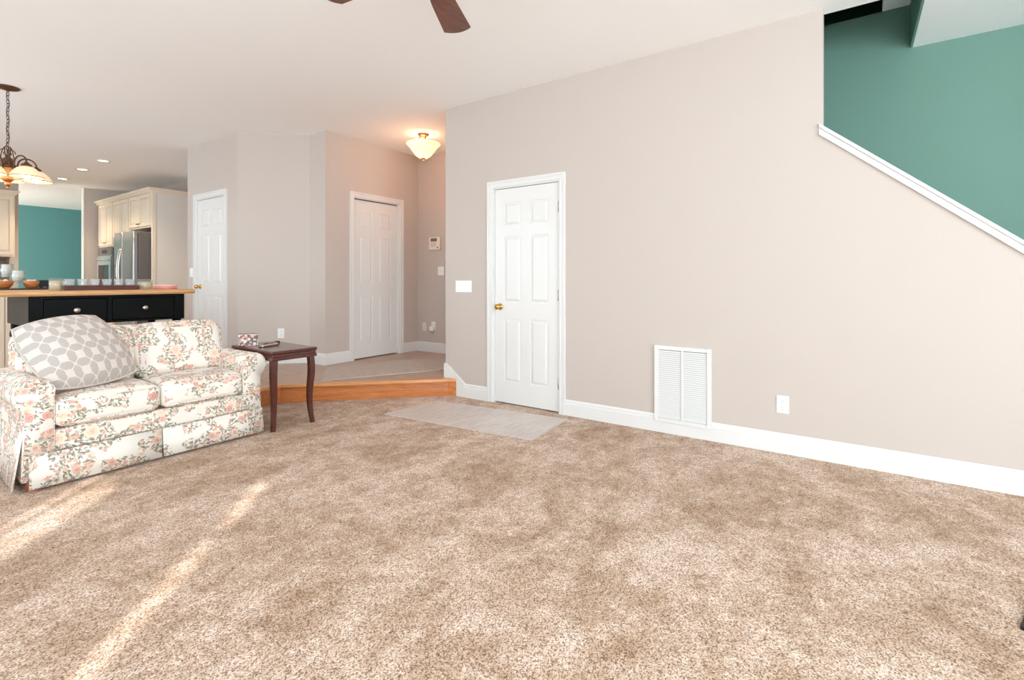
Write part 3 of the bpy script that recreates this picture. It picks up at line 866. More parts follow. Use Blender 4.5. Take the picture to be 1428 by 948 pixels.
# ------------------------------------------------------------------ flat mats
mm = MB().prism([(3.02, 1.92), (3.655, 1.965), (3.50, 3.31), (2.88, 3.36)], 0.001, 0.007)
tag(mm.obj('floor_mat', VINYL), 'grey vinyl mat on the carpet before the closet door', 'mat')
rm = MB().prism([(3.03, 4.19), (3.24, 3.98), (4.02, 3.49), (4.92, 3.62), (4.92, 4.45), (4.55, 4.62), (3.40, 4.92)][:0] or [(2.92, 4.33), (4.6, 3.50), (4.95, 3.56), (4.95, 4.28), (3.44, 4.98)], ST, ST + 0.008)
tag(rm.obj('runner_rug', RUNNER), 'grey runner rug on the tiled foyer floor', 'rug')
bk = thing('stand_base', 'black corner of a flat base on the carpet at right edge', 'base', (2.425, -0.662, 0.0), (0, 0, math.radians(72)))
b = MB(); b.box(-0.16, 0.16, -0.16, 0.16, 0.0, 0.012, 0.003); b.obj('base_plate', MATBLACK, bk)
b = MB().lathe([(0.03, 0.012), (0.028, 0.02), (0.014, 0.03), (0.012, 0.30), (0.0, 0.302)], 16); b.obj('post', MATBLACK, bk)

# ------------------------------------------------------------------ on the walls
vt = thing('return_air_vent', 'large white louvered return air vent above the baseboard', 'vent', (WX, 1.265, 0.083), FACE_NX)
vw, vh = 0.42, 0.585
m = MB()
for a, b, c, d in ((0, 0.03, 0, vh), (vw - 0.03, vw, 0, vh), (0.03, vw - 0.03, 0, 0.03), (0.03, vw - 0.03, vh - 0.03, vh), (vw / 2 - 0.006, vw / 2 + 0.006, 0.03, vh - 0.03)): m.box(a, b, c, d, 0.0, 0.024, 0.002, 1)
m.obj('vent_frame', WHITE, vt)
MB().box(0.02, vw - 0.02, 0.02, vh - 0.02, 0.0005, 0.002).obj('vent_back', VENTGREY, vt)
ns = 34
for i in range(ns):
    y = 0.034 + (vh - 0.068) * (i + 0.5) / ns
    for a, b in ((0.028, vw / 2 - 0.005), (vw / 2 + 0.005, vw - 0.028)):
        s = MB(); s.add([(a, y - 0.0062, 0.020), (b, y - 0.0062, 0.020), (b, y + 0.0062, 0.013), (a, y + 0.0062, 0.013), (a, y - 0.0066, 0.018), (b, y - 0.0066, 0.018), (b, y + 0.0058, 0.011), (a, y + 0.0058, 0.011)],
              [(0, 1, 2, 3), (7, 6, 5, 4), (0, 4, 5, 1), (2, 6, 7, 3), (1, 5, 6, 2), (3, 7, 4, 0)])
        s.obj('slat', WHITE, vt)
def plate(o, w, h, mat=None):
    return MB().box(-w / 2, w / 2, -h / 2, h / 2, 0.0, 0.006, 0.003, 2).obj('cover_plate', mat or PLASTIC, o)
def outlet(label, loc, F, mat=None):
    o = thing('wall_outlet', label, 'outlet', loc, F); plate(o, 0.074, 0.118, mat)
    for dy in (-0.0235, 0.0235):
        sc = MB().cushion((0, dy, 0.006), (0.016, 0.0155, 0.003), 0.0028, n=4).obj('socket', mat or PLASTIC, o)
        for dx, hh in ((-0.006, 0.008), (0.006, 0.007)):
            MB().box(dx - 0.001, dx + 0.001, dy - hh / 2 + 0.003, dy + hh / 2 + 0.003, 0.008, 0.0098).obj('slot', SLOT, sc)
        MB().lathe([(0.0022, 0.008), (0.0022, 0.0097), (0, 0.0098)], 8, Matrix.Translation((0, dy - 0.0075, 0))).obj('slot', SLOT, sc)
    return o
outlet('white outlet right of the return air vent', (WX, 0.389, 0.33), FACE_NX)
outlet('white outlet on the angled wall above the side table', (3.5 - 0.23, 5.425 + 0.23, 0.535), FACE_DIAG)
outlet('ivory outlet low on the foyer wall, left one', (5.0, 4.98, 0.515), FACE_NX, IVORY)
ot = outlet('white outlet behind the plugged in air freshener', (5.0, 4.80, 0.535), FACE_NX)
af = thing('air_freshener', 'white plug in air freshener on the right foyer outlet', 'air freshener', (5.0 - 0.0099, 4.81, 0.50), FACE_NX)
MB().cushion((0, 0.0, 0.02), (0.034, 0.036, 0.02), 0.018, (0, 0, 0.004), 8).obj('warmer_body', PLASTIC, af)
MB().lathe([(0.016, -0.06), (0.022, -0.052), (0.022, -0.03), (0.012, -0.02), (0.0, -0.018)], 16, Matrix.Translation((0, 0, 0.024)) @ Matrix.Rotation(-PI / 2, 4, 'X')).obj('oil_bottle', KEY, af)
def switch(label, loc, F, gangs):
    o = thing('light_switch', label, 'switch', loc, F); plate(o, 0.07 + 0.046 * (gangs - 1), 0.118)
    for k in range(gangs):
        x = (k - (gangs - 1) / 2) * 0.046
        t = MB(); t.box(x - 0.005, x + 0.005, -0.012, 0.012, 0.006, 0.008); t.frustum(x - 0.004, x + 0.004, -0.002, 0.008, 0.008, 0.015, 0.001); t.obj('toggle', PLASTIC, o)
switch('wide white four gang switch plate left of the closet door', (WX, 3.215, 1.11), FACE_NX, 4)
switch('white switch plate on foyer wall below the alarm panel', (5.0, 4.66, 1.30), FACE_NX, 2)
switch('white switch plate left of the pantry door', (PX, 7.19, 1.275), FACE_NX, 2)
ap = thing('alarm_panel', 'white alarm keypad with grey display high on the foyer wall', 'keypad', (5.0, 4.765, 1.68), FACE_NX)
MB().box(-0.105, 0.105, -0.09, 0.09, 0.0, 0.032, 0.014, 3).obj('panel_case', IVORY, ap)
MB().box(-0.06, 0.055, 0.03, 0.074, 0.032, 0.0335).obj('display', LCD, ap)
for i in range(3):
    for j in range(3): MB().box(-0.045 + i * 0.03, -0.027 + i * 0.03, -0.012 - j * 0.022 + 0.02, -0.001 - j * 0.022 + 0.02, 0.032, 0.035).obj('key', KEY, ap)
MB().lathe([(0.011, 0.032), (0.011, 0.034), (0, 0.0345)], 12, Matrix.Translation((0.068, -0.056, 0))).obj('emblem', SLOT, ap)

# ------------------------------------------------------------------ black kitchen island
IT = 1.09
isl = thing('kitchen_island', 'black kitchen island with butcher block top behind the floral loveseat', 'island', (1.455, 5.325, ST))
def I(mb):
    for p in mb.v: p -= Vector((1.455, 5.325, ST))
    return mb
def rounded(x0, x1, y0, y1, r, n=6):
    pts = []
    for cx, cy, a in ((x1 - r, y1 - r, 0), (x0 + r, y1 - r, PI / 2), (x0 + r, y0 + r, PI), (x1 - r, y0 + r, 1.5 * PI)):
        for k in range(n + 1): pts.append((cx + r * math.cos(a + k * PI / 2 / n), cy + r * math.sin(a + k * PI / 2 / n)))
    return pts
m = MB().prism(rounded(0.70, 2.055, 4.95, 5.72, 0.05), IT - 0.034, IT - 0.004, 'z', None, True)
m.prism(rounded(0.704, 2.051, 4.954, 5.716, 0.048), IT - 0.004, IT, 'z', None, True); m.prism(rounded(0.704, 2.051, 4.954, 5.716, 0.048), IT - 0.038, IT - 0.034, 'z', None, True)
I(m).obj('countertop', BUTCHER, isl)
m = MB()
m.box(0.94, 1.97, 5.0, 5.66, 1.03, 1.05); m.box(0.94, 1.97, 5.64, 5.66, 0.825, 1.03); m.box(0.94, 0.96, 5.02, 5.64, 0.825, 1.03); m.box(1.95, 1.97, 5.02, 5.64, 0.825, 1.03)
m.box(0.94, 1.97, 5.0, 5.02, 0.825, 0.842); m.box(0.94, 1.02, 5.0, 5.02, 0.842, 1.03); m.box(1.408, 1.44, 5.0, 5.02, 0.842, 1.03); m.box(1.89, 1.97, 5.0, 5.02, 0.842, 1.03)
m.box(0.96, 1.95, 5.02, 5.64, 0.825, 0.84)
I(m).obj('apron', BLACK, isl)
for a, b in ((1.02, 1.408), (1.44, 1.89)):
    m = MB().box(a + 0.004, b - 0.004, 4.994, 5.05, 0.846, 1.026, 0.004); dr = I(m).obj('drawer', BLACK, isl)
    M = Matrix.Translation(((a + b) / 2 - 0.003, 4.994, 0.938)) @ Matrix.Rotation(PI / 2, 4, 'X')
    k = MB().lathe([(0.008, 0), (0.007, 0.012), (0.018, 0.017), (0.02, 0.024), (0.014, 0.03), (0, 0.031)], 18, M @ Matrix.Scale(1.15, 4, (1, 0, 0))); I(k).obj('knob', NICKEL, dr)
legp = [(0.026, 0.0), (0.03, 0.03), (0.022, 0.05), (0.026, 0.08), (0.034, 0.24), (0.036, 0.36), (0.026, 0.44), (0.024, 0.46), (0.036, 0.48), (0.036, 0.5), (0.025, 0.515), (0.025, 0.53), (0.04, 0.55), (0.04, 0.58), (0.03, 0.60), (0.034, 0.625), (0.034, 0.656)]
for x in (0.985, 1.925):
    for y in (5.045, 5.615):
        I(MB().lathe([(r, z + ST) for r, z in legp], 18, Matrix.Translation((x, y, 0)))).obj('leg', BLACK, isl)
m = MB().box(0.95, 1.96, 5.01, 5.65, 0.30, 0.325, 0.004); I(m).obj('shelf', BLACK, isl)

# things on the island
ty0, ty1 = 5.10, 5.25
tr = thing('serving_tray', 'dark wood tray of glasses on the butcher block top', 'tray', (1.413, (ty0 + ty1) / 2, IT))
m = MB(); hw = 0.245; hd = 0.075
m.box(-hw, hw, -hd, hd, 0, 0.008)
for a, b, c, d in ((-hw, hw, -hd, -hd + 0.008), (-hw, hw, hd - 0.008, hd), (-hw, -hw + 0.008, -hd + 0.008, hd - 0.008), (hw - 0.008, hw, -hd + 0.008, hd - 0.008)): m.box(a, b, c, d, 0.008, 0.04)
m.obj('tray_body', TRAYWOOD, tr)
tum = [(0.0, 0.004), (0.021, 0.004), (0.026, 0.04), (0.0325, 0.084), (0.0345, 0.084), (0.028, 0.04), (0.0235, 0.0), (0.0, 0.0)]
names = ['leftmost', 'second', 'third', 'fourth', 'fifth', 'rightmost']
for i in range(6):
    x = 1.213 + i * 0.080
    g_ = MB().lathe(tum, 22, Matrix.Translation((x, 5.172, IT + 0.0081)))
    t = ('clear glass tumbler on the dark tray, %s of the six' % names[i]) if i in (0, 5) else 'clear glass tumbler on the dark tray, %s from the left' % names[i]
    tag(g_.obj('glass_tumbler', FROST), t, 'glass', 'tumblers on the tray')
def jar(label, x, y, r, h, wax, fill):
    o = thing('jar_candle', label, 'candle', (x, y, IT), None, 'jar candles on the island')
    MB().lathe([(0, 0), (r, 0), (r, h), (r - 0.004, h), (r - 0.004, 0.006), (0, 0.006)], 24).obj('jar', GLASS, o)
    MB().lathe([(0, 0.0065), (r - 0.0045, 0.0065), (r - 0.0045, h * fill), (0, h * fill)], 24).obj('wax', wax, o)
    MB().tube([(0, 0, h * fill), (0.001, 0, h * fill + 0.008)], 0.001, 5).obj('wick', SLOT, o)
jar('wide cream jar candle at right end of the glass tray', 1.725, 5.17, 0.056, 0.092, CREAMWAX, 0.75)
jar('tall amber jar candle at left end of the glass tray', 1.115, 5.11, 0.040, 0.098, CREAMWAX, 0.8)
jar('small white jar candle behind the left end of the tray', 1.222, 5.36, 0.034, 0.09, WAX, 0.85)
pt = thing('pink_tin', 'low round pink tin at the right end of the island', 'tin', (1.90, 5.22, IT))
MB().lathe([(0, 0), (0.092, 0), (0.092, 0.024), (0.09, 0.026), (0, 0.026)], 32).obj('tin_body', PINK, pt)
MB().lathe([(0.0, 0.026), (0.095, 0.026), (0.095, 0.038), (0.09, 0.041), (0, 0.041)], 32).obj('lid', PINKLID, pt)

# ------------------------------------------------------------------ granite peninsula behind the island
pn = thing('peninsula_counter', 'cream base cabinet with dark granite top behind the island', 'counter', (0.8, 7.25, ST))
m = MB(); m.box(-1.0, 0.78, -0.3, 0.3, 0.1, 0.885); m.box(-1.0, 0.76, -0.24, 0.24, 0.0, 0.1); m.obj('cabinet_body', CREAMCAB, pn)
MB().box(-1.02, 0.82, -0.34, 0.34, 0.885, IT - ST, 0.006).obj('countertop', GRANITE, pn)
def cab_door(mb, x0, x1, z0, z1, M):
    """frame and raised panel door in wall space"""
    s = 0.055
    mb.box(x0, x1, z0, z1, 0.0, 0.012, M=M)
    for a, b, c, d in ((x0, x0 + s, z0, z1), (x1 - s, x1, z0, z1), (x0 + s, x1 - s, z0, z0 + s), (x0 + s, x1 - s, z1 - s, z1)): mb.box(a, b, c, d, 0.012, 0.021, 0.0015, 1, M=M)
    mb.frustum(x0 + s + 0.008, x1 - s - 0.008, z0 + s + 0.008, z1 - s - 0.008, 0.012, 0.02, 0.022, M)
def glaze(mb, x0, x1, z0, z1, M):
    s = 0.055
    for a, b, c, d in ((x0 + s - 0.001, x0 + s + 0.005, z0 + s, z1 - s), (x1 - s - 0.005, x1 - s + 0.001, z0 + s, z1 - s), (x0 + s, x1 - s, z0 + s - 0.001, z0 + s + 0.005), (x0 + s, x1 - s, z1 - s - 0.005, z1 - s + 0.001)): mb.box(a, b, c, d, 0.0121, 0.0135, M=M)
MN = Matrix.Translation((0, -0.3, 0)) @ Matrix((Vector((1, 0, 0)), Vector((0, 0, 1)), Vector((0, -1, 0)))).transposed().to_4x4()
for i in range(4):
    d_ = MB(); cab_door(d_, -0.98 + i * 0.44, -0.55 + i * 0.44, 0.13, 0.86, MN); d_.obj('door', CREAMCAB, pn)
def hurricane(label, x, y, base, h_glass, r, cr, ch):
    o = thing('hurricane_candle', label, 'candle holder', (x, y, IT), None, 'glass candle holders on the dark counter')
    MB().lathe([(0, 0), (r * 0.8, 0), (r * 0.8, 0.006), (0.014, 0.012), (0.012, base - 0.012), (r * 0.7, base - 0.004), (r * 0.7, base), (0, base)], 24).obj('stem', GLASS, o)
    MB().lathe([(r - 0.004, base), (r, base), (r, base + h_glass), (r - 0.004, base + h_glass)], 28, None, True, True).obj('glass_cylinder', GLASS, o)
    MB().lathe([(0, base + 0.001), (cr, base + 0.001), (cr, base + ch - 0.004), (cr - 0.006, base + ch), (0, base + ch - 0.004)], 24).obj('candle', WAX, o)
hurricane('taller glass hurricane with white candle behind the wooden bowl', 1.205, 7.30, 0.115, 0.14, 0.056, 0.036, 0.132)
hurricane('shorter glass hurricane with white candle, between two wooden bowls', 1.262, 7.12, 0.07, 0.118, 0.058, 0.042, 0.112)
def bowl(label, x, y, r, h, items):
    o = thing('wooden_bowl', label, 'bowl', (x, y, IT), None, 'wooden bowls on the dark counter')
    MB().lathe([(0, 0), (r * 0.6, 0), (r * 0.9, h * 0.4), (r, h * 0.75), (r * 0.97, h), (r * 0.9, h), (r * 0.85, h * 0.5), (r * 0.5, 0.02), (0, 0.02)], 28).obj('bowl_body', BOWLWOOD, o)
    for k, (dx, dy, dz, rr) in enumerate(items):
        q = MB().lathe([(0, -rr)] + [(rr * math.cos(a) * 1.0, rr * math.sin(a)) for a in [(-PI / 2 + PI * i / 10) for i in range(1, 10)]] + [(0, rr)], 16, Matrix.Translation((x + dx, y + dy, IT + dz)))
        tag(q.obj('white_ball', PEBBLE), 'off white ball heaped in the ' + label.split(',')[0], 'ball', 'white balls in the wooden bowls')
bowl('wide wooden bowl, at the left edge of the photo', 1.125, 6.99, 0.082, 0.078, [(-0.035, -0.02, 0.067, 0.024), (0.018, -0.03, 0.067, 0.024), (0.03, 0.028, 0.067, 0.024), (-0.018, 0.034, 0.067, 0.024)])
bowl('smaller wooden bowl, beside the black box', 1.335, 6.985, 0.062, 0.078, [(-0.02, -0.01, 0.067, 0.022), (0.022, -0.012, 0.067, 0.022), (0.004, 0.03, 0.067, 0.022)])
bx2 = thing('storage_box', 'small black box on the dark counter right of the bowls', 'box', (1.435, 7.16, IT))
MB().box(-0.06, 0.06, -0.05, 0.05, 0, 0.083, 0.003).obj('box_body', MATBLACK, bx2)
MB().box(-0.04, -0.012, -0.0525, -0.05, 0.006, 0.012).obj('label_strip', KEY, bx2)
MB().box(0.015, 0.045, -0.0525, -0.05, 0.006, 0.012).obj('label_strip', KEY, bx2)

# ------------------------------------------------------------------ tall cabinets, refrigerator, oven
FX = 3.25
MX = lambda y0: Matrix.Translation((0, 0, 0)) @ Matrix((Vector((0, -1, 0)), Vector((0, 0, 1)), Vector((-1, 0, 0)))).transposed().to_4x4()
def wall_cabinet(label, ya, yb, z0, z1, panel=None):
    o = thing('wall_cabinet', label, 'cabinet', ((FX + KX) / 2, (ya + yb) / 2, z0), None, 'cream cabinets along the kitchen wall')
    def W(mb):
        for p in mb.v: p -= o.location
        return mb
    W(MB().box(FX, KX, ya, yb, z0, z1)).obj('cabinet_body', CREAMCAB, o)
    T = Matrix.Translation((FX, yb, 0)) @ Matrix((Vector((0, -1, 0)), Vector((0, 0, 1)), Vector((-1, 0, 0)))).transposed().to_4x4()
    w_ = yb - ya
    for k in range(2):
        x0 = 0.012 + k * (w_ / 2 - 0.004); x1 = x0 + w_ / 2 - 0.018
        d_ = MB(); cab_door(d_, x0, x1, z0 + 0.03, z1 - 0.02, T); dd = W(d_).obj('door', CREAMCAB, o)
        gl = MB(); glaze(gl, x0, x1, z0 + 0.03, z1 - 0.02, T); W(gl).obj('glaze_line', GLAZE, dd)
        hx_ = x1 - 0.03 if k == 0 else x0 + 0.03
        hb = MB(); hb.tube([(hx_ - 0.03, z0 + 0.075, 0.021), (hx_ - 0.03, z0 + 0.075, 0.042), (hx_ + 0.03, z0 + 0.075, 0.042), (hx_ + 0.03, z0 + 0.075, 0.021)], 0.006, 8, T); W(hb).obj('handle', BRONZE, dd)
    return o, W
CT = 2.62
wall_cabinet('cream cabinet pair above the wall oven', 11.22, 11.96, 1.80, CT)
wall_cabinet('cream cabinet pair between oven and refrigerator', 10.43, 11.20, 1.93, CT)
o, W = wall_cabinet('cream cabinet pair above the refrigerator', 9.49, 10.41, 2.05, CT)
ep = thing('end_panel', 'tall pale panel enclosing the refrigerator beside the pantry wall', 'cabinet panel', (3.57, 9.465, ST))
MB().box(-0.32, 0.33, -0.018, 0.018, 0, CT - ST).obj('panel', PANELGREY, ep)
MB().box(-0.32, -0.27, -0.026, -0.018, 0, CT - ST).obj('stile', CREAMCAB, ep)
ot_ = thing('oven_tower', 'cream tall cabinet holding the wall oven', 'cabinet', (3.575, 11.59, ST))
m = MB(); m.box(-0.325, 0.315, -0.37, 0.37, 0.0, 0.55); m.box(-0.3, 0.315, -0.37, 0.37, 0.55, 1.62); m.obj('cabinet_body', CREAMCAB, ot_)
m = MB().box(-0.345, -0.325, -0.36, 0.36, 0.1, 0.53, 0.003); m.obj('drawer', CREAMCAB, ot_)
ov = thing('wall_oven', 'stainless wall oven under cream cabinets left of the refrigerator', 'oven', (3.25, 11.59, 0.76))
MB().box(-0.02, 0.02, -0.36, 0.36, 0.0, 1.02, 0.003).obj('oven_body', STEEL, ov)
cp = MB().box(-0.032, -0.02, -0.36, 0.36, 0.88, 1.02, 0.003).obj('control_panel', DARKGREY, ov)
MB().box(-0.034, -0.032, -0.14, 0.14, 0.92, 0.985).obj('display', OVENGLASS, cp)
od = MB().box(-0.045, -0.02, -0.36, 0.36, 0.05, 0.86, 0.004).obj('oven_door', STEEL, ov)
MB().box(-0.048, -0.045, -0.27, 0.27, 0.14, 0.7).obj('door_window', OVENGLASS, od)
MB().tube([(-0.045, -0.3, 0.79), (-0.085, -0.3, 0.79), (-0.085, 0.3, 0.79), (-0.045, 0.3, 0.79)], 0.011, 10).obj('handle', NICKEL, od)
fr = thing('refrigerator', 'stainless side by side refrigerator with curved handles in the cream enclosure', 'refrigerator', (3.42, 9.965, ST))
MB().box(-0.33, 0.40, -0.435, 0.435, 0.02, 1.79, 0.006).obj('refrigerator_body', DARKGREY, fr)
for a, b, s in ((-0.435, 0.055, 1), (0.062, 0.435, -1)):
    d_ = MB().cushion((-0.37, (a + b) / 2, 0.955), (0.035, (b - a) / 2, 0.85), 0.016, (0.012, 0, 0), 8).obj('door', STEEL, fr)
    y = b - 0.035 if s > 0 else a + 0.035
    pts = [(-0.405, y, 0.75)] + [(-0.43 - 0.035 * math.sin(PI * k / 10), y, 0.78 + 0.72 * k / 10) for k in range(11)] + [(-0.405, y, 1.53)]
    MB().tube(pts, 0.013, 10).obj('handle', NICKEL, d_)
    if s < 0:
        q = MB().box(-0.424, -0.40, a + 0.09, b - 0.09, 0.95, 1.27, 0.004).obj('ice_dispenser', DARKGREY, d_)
cr = MB()
cp_ = [(0, 0), (0.012, 0.0), (0.02, 0.02), (0.055, 0.05), (0.06, 0.07), (0, 0.07)]
def crown(mb, p, q, n, z):
    p = Vector((p[0], p[1], z)); q = Vector((q[0], q[1], z)); d = (q - p).normalized(); n = Vector((n[0], n[1], 0))
    k = len(cp_)
    vs = [p + n * a - d * a + Vector((0, 0, b)) for a, b in cp_] + [q + n * a + d * a + Vector((0, 0, b)) for a, b in cp_]
    mb.add(vs, [list(range(k)), [k + i for i in range(k)]] + [[i, k + i, k + (i + 1) % k, (i + 1) % k] for i in range(k)])
crown(cr, (FX - 0.01, 12.04), (FX - 0.01, 9.44), (-1, 0), CT); crown(cr, (FX - 0.01, 9.44), (3.9, 9.44), (0, -1), CT)
cr.box(FX - 0.01, KX, 9.44, 12.1, CT, CT + 0.006)
struct('trim_3', cr, CREAMCAB, 'cream crown moulding on the tall kitchen cabinets')
lc = thing('wall_cabinet', 'cream wall cabinet at the left photo edge over brown backsplash', 'cabinet', (1.6, 11.93, 1.575))
MB().box(-0.45, 0.45, -0.15, 0.17, 0, 1.05).obj('cabinet_body', CREAMCAB, lc)
T = Matrix.Translation((-0.45, -0.15, 0)) @ Matrix((Vector((1, 0, 0)), Vector((0, 0, 1)), Vector((0, -1, 0)))).transposed().to_4x4()
for k in range(2):
    d_ = MB(); cab_door(d_, 0.015 + k * 0.443, 0.442 + k * 0.443, 0.03, 1.02, T); dd = d_.obj('door', CREAMCAB, lc)
    gl = MB(); glaze(gl, 0.015 + k * 0.443, 0.442 + k * 0.443, 0.03, 1.02, T); gl.obj('glaze_line', GLAZE, dd)
m = MB()
for p in ((-0.45, 0.45),):
    crown(m, (-0.45, -0.155), (0.45, -0.155), (0, -1), 1.05); crown(m, (0.45, -0.155), (0.45, 0.16), (1, 0), 1.05)
m.obj('crown', CREAMCAB, lc)
struct('wall_backsplash', MB().box(-2.0, 2.03, 12.085, 12.1, 1.1, 1.575), SPLASH, 'brown mosaic backsplash')

# ------------------------------------------------------------------ lamps
def pt_light(name, loc, power, color, r=0.03, parent=None):
    d = bpy.data.lights.new(name, 'POINT'); d.energy = power; d.color = color; d.shadow_soft_size = r
    o = bpy.data.objects.new(name, d); COL.objects.link(o); o.location = loc
    if parent is not None: o.parent = parent
WARM = (1.0, 0.72, 0.42)
ch = thing('chandelier', 'bronze five arm chandelier with alabaster shades hanging on a chain', 'chandelier', (1.06, 6.36, 2.0))
cz = 0.94
MB().lathe([(0, cz), (0.085, cz), (0.085, cz - 0.006), (0.07, cz - 0.016), (0.03, cz - 0.026), (0.012, cz - 0.034), (0, cz - 0.034)], 28).obj('canopy', BRONZE, ch)
cm = MB(); z = cz - 0.036; k = 0
while z > 0.38:
    ring = [(0.010 * math.cos(a), 0.0, z - 0.022 + 0.022 * math.sin(a)) for a in [2 * PI * i / 12 for i in range(12)]]
    cm.tube(ring, 0.0028, 6, Matrix.Rotation(PI / 2 * (k % 2) + 0.4, 4, 'Z'), True); z -= 0.036; k += 1
cm.obj('chain', BRONZE, ch)
MB().tube([(0.012 * math.cos(k * .9), 0.012 * math.sin(k * .9), 0.93 - k * 0.0215) for k in range(26)], 0.0022, 6).obj('cord', SLOT, ch)
sc = MB()
for j in range(3):
    R = Matrix.Rotation(2 * PI * j / 3 + 0.5, 4, 'Z')
    sc.tube([(0.012 + 0.05 * (t / 14) ** 0.7 * abs(math.cos(t * .33)), 0, 0.30 + 0.10 * math.sin(t * 0.33)) for t in range(15)], 0.004, 6, R)
    sc.tube([(0.045 * (1 - t / 16) * math.cos(t * 0.5) + 0.02, 0, 0.34 + 0.045 * (1 - t / 16) * math.sin(t * 0.5)) for t in range(15)], 0.0035, 6, R)
sc.obj('scroll', BRONZE, ch)
MB().lathe([(0, 0.32), (0.014, 0.315), (0.02, 0.295), (0.034, 0.285), (0.042, 0.255), (0.044, 0.24), (0.058, 0.222), (0.058, 0.205), (0.04, 0.2), (0, 0.2)], 24).obj('crown_cap', BRONZE, ch)
MB().lathe([(0.0, 0.2), (0.052, 0.2), (0.05, 0.17), (0.036, 0.105), (0.036, 0.1), (0.0, 0.1)], 24).obj('body', AMBER, ch)
MB().lathe([(0, 0.1), (0.045, 0.098), (0.047, 0.09), (0.03, 0.08), (0.02, 0.062), (0.024, 0.052), (0.016, 0.038), (0.006, 0.03), (0.01, 0.02), (0.004, 0.006), (0, 0.004)], 20).obj('finial', COPPER, ch)
view = math.radians(-55.236)   # the arms' turn, seen from the living room
for j in range(5):
    a = view - math.radians(8) + 2 * PI * j / 5
    R = Matrix.Rotation(a, 4, 'Z')
    pts = []
    for t in range(17):
        q = t / 16.0
        if q < 0.25: pts.append((0.05 + 0.02 * q / 0.25, 0, 0.165 + 0.085 * q / 0.25))
        else:
            b = PI * (1 - (q - 0.25) / 0.75)
            pts.append((0.135 + 0.065 * math.cos(b), 0, 0.25 + 0.06 * math.sin(b)))
    pts += [(0.20, 0, 0.235)]
    ar = MB().tube(pts, 0.0065, 8, R).obj('arm', BRONZE, ch)
    T = R @ Matrix.Translation((0.20, 0, 0))
    MB().lathe([(0, 0.25), (0.012, 0.248), (0.02, 0.235), (0.036, 0.225), (0.04, 0.208), (0.0, 0.206)], 20, T).obj('socket', BRONZE, ar)
    sp = [(0.036, 0.208), (0.062, 0.192), (0.09, 0.165), (0.108, 0.135), (0.122, 0.112)]
    MB().lathe(sp + [(r - 0.004, z_ - 0.002) for r, z_ in sp[::-1]], 28, T, True, True).obj('lamp_shade', SHADE, ar)
    MB().lathe([(r, z_) for r, z_ in ((0.1195, 0.116), (0.1235, 0.114), (0.1235, 0.11), (0.1195, 0.11))], 28, T, True, True).obj('shade_rim', BRONZE, ar)
    MB().lathe([(0, 0.2), (0.018, 0.19), (0.03, 0.155), (0.034, 0.125), (0.026, 0.102), (0.0, 0.092)], 16, T).obj('bulb', BULB, ar)
    p = T @ Vector((0, 0, 0.06)); pt_light('chandelier_bulb_light', p, 1.1, WARM, 0.03, ch)

fo = thing('foyer_light', 'glowing alabaster bowl light with bronze rods on the foyer ceiling', 'ceiling light', (4.27, 4.27, H))
MB().lathe([(0, 0), (0.066, 0), (0.066, -0.008), (0.05, -0.022), (0.02, -0.03), (0, -0.03)], 28).obj('canopy', COPPER, fo)
for j in range(3):
    R = Matrix.Rotation(2 * PI * j / 3 + 0.3, 4, 'Z')
    MB().tube([(0.042, 0, -0.02), (0.05, 0, -0.06), (0.085, 0, -0.14), (0.09, 0, -0.165)], 0.006, 8, R).obj('rod', COPPER, fo)
bp = [(0.205, -0.118), (0.198, -0.132), (0.178, -0.148), (0.155, -0.178), (0.125, -0.22), (0.09, -0.262), (0.05, -0.288), (0.0, -0.292)]
MB().lathe(bp + [(max(0, r - 0.005), z_ + 0.006) for r, z_ in bp[::-1]], 36).obj('glass_bowl', BOWLGLOW, fo)
MB().lathe([(0, -0.288), (0.026, -0.291), (0.026, -0.306), (0.014, -0.316), (0, -0.318)], 18).obj('finial', BRONZE, fo)
pt_light('foyer_bulb_light', (0, 0, -0.10), 4, WARM, 0.06, fo)
pt_light('foyer_lower_light', (0, 0, -0.36), 8, (1.0, 0.36, 0.09), 0.08, fo)

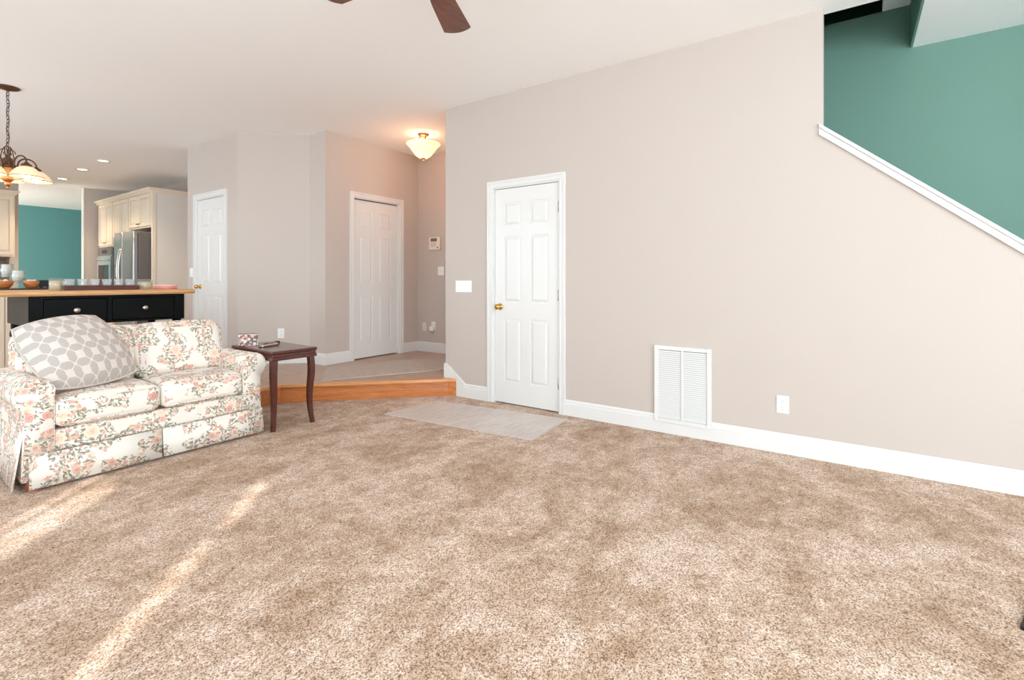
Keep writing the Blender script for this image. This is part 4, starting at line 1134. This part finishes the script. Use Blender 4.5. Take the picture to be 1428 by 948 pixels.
def can(label, x, y):
    o = thing('recessed_light', label, 'ceiling light', (x, y, H), None, 'recessed kitchen lights')
    MB().lathe([(0.062, -0.001), (0.062, -0.006), (0.088, -0.006), (0.09, 0.0)], 28).obj('trim_ring', WHITE, o)
    MB().lathe([(0, 0), (0.062, 0.0), (0.062, -0.004), (0, -0.004)], 28).obj('lamp', CANLIGHT, o)
    d = bpy.data.lights.new('recessed_spot', 'SPOT'); d.energy = 80; d.spot_size = math.radians(110); d.spot_blend = 0.7; d.color = (1, 0.78, 0.52); d.shadow_soft_size = 0.05
    l = bpy.data.objects.new('recessed_spot', d); COL.objects.link(l); l.location = (0, 0, -0.03); l.parent = o
can('recessed ceiling light nearest of the three, above the refrigerator panel', 2.514, 9.10)
can('recessed ceiling light, middle of the three in the kitchen', 2.52, 10.08)
can('recessed ceiling light farthest of the three, near the chandelier shades', 2.55, 11.28)

# ------------------------------------------------------------------ ceiling fan, mostly above the frame
FZ = 2.62
fan = thing('ceiling_fan', 'dark walnut bladed ceiling fan cut off by the top edge', 'ceiling fan', (1.635, 1.627, FZ))
MB().lathe([(0, H - FZ), (0.07, H - FZ), (0.068, H - FZ - 0.03), (0.03, H - FZ - 0.06), (0, H - FZ - 0.06)], 28).obj('canopy', BRONZE, fan)
MB().tube([(0, 0, H - FZ - 0.06), (0, 0, 0.09)], 0.012, 12).obj('downrod', BRONZE, fan)
MB().lathe([(0, 0.1), (0.05, 0.098), (0.105, 0.07), (0.115, 0.04), (0.11, 0.01), (0.075, -0.02), (0.05, -0.05), (0.0, -0.055)], 32).obj('motor_housing', BRONZE, fan)
BL = 0.612
for j in range(5):
    a = math.radians(26) + 2 * PI * j / 5
    R = Matrix.Rotation(a, 4, 'Z') @ Matrix.Rotation(math.radians(-11), 4, 'X')
    out = []
    for k in range(11):   # rounded end
        q = -1 + 2 * k / 10.0; out.append((BL - 0.03 * q * q - 0.012 * q, 0.077 * q))
    poly = [(0.16, 0.048), (0.16, -0.048), (0.3, -0.062)] + out + [(0.3, 0.062)]
    b_ = MB().prism(poly, 0.002, 0.010, 'z', R).obj('blade', BLADE, fan)
    MB().box(0.09, 0.22, -0.018, 0.018, -0.004, 0.002, 0.001, 1, R).obj('blade_iron', BRONZE, b_)
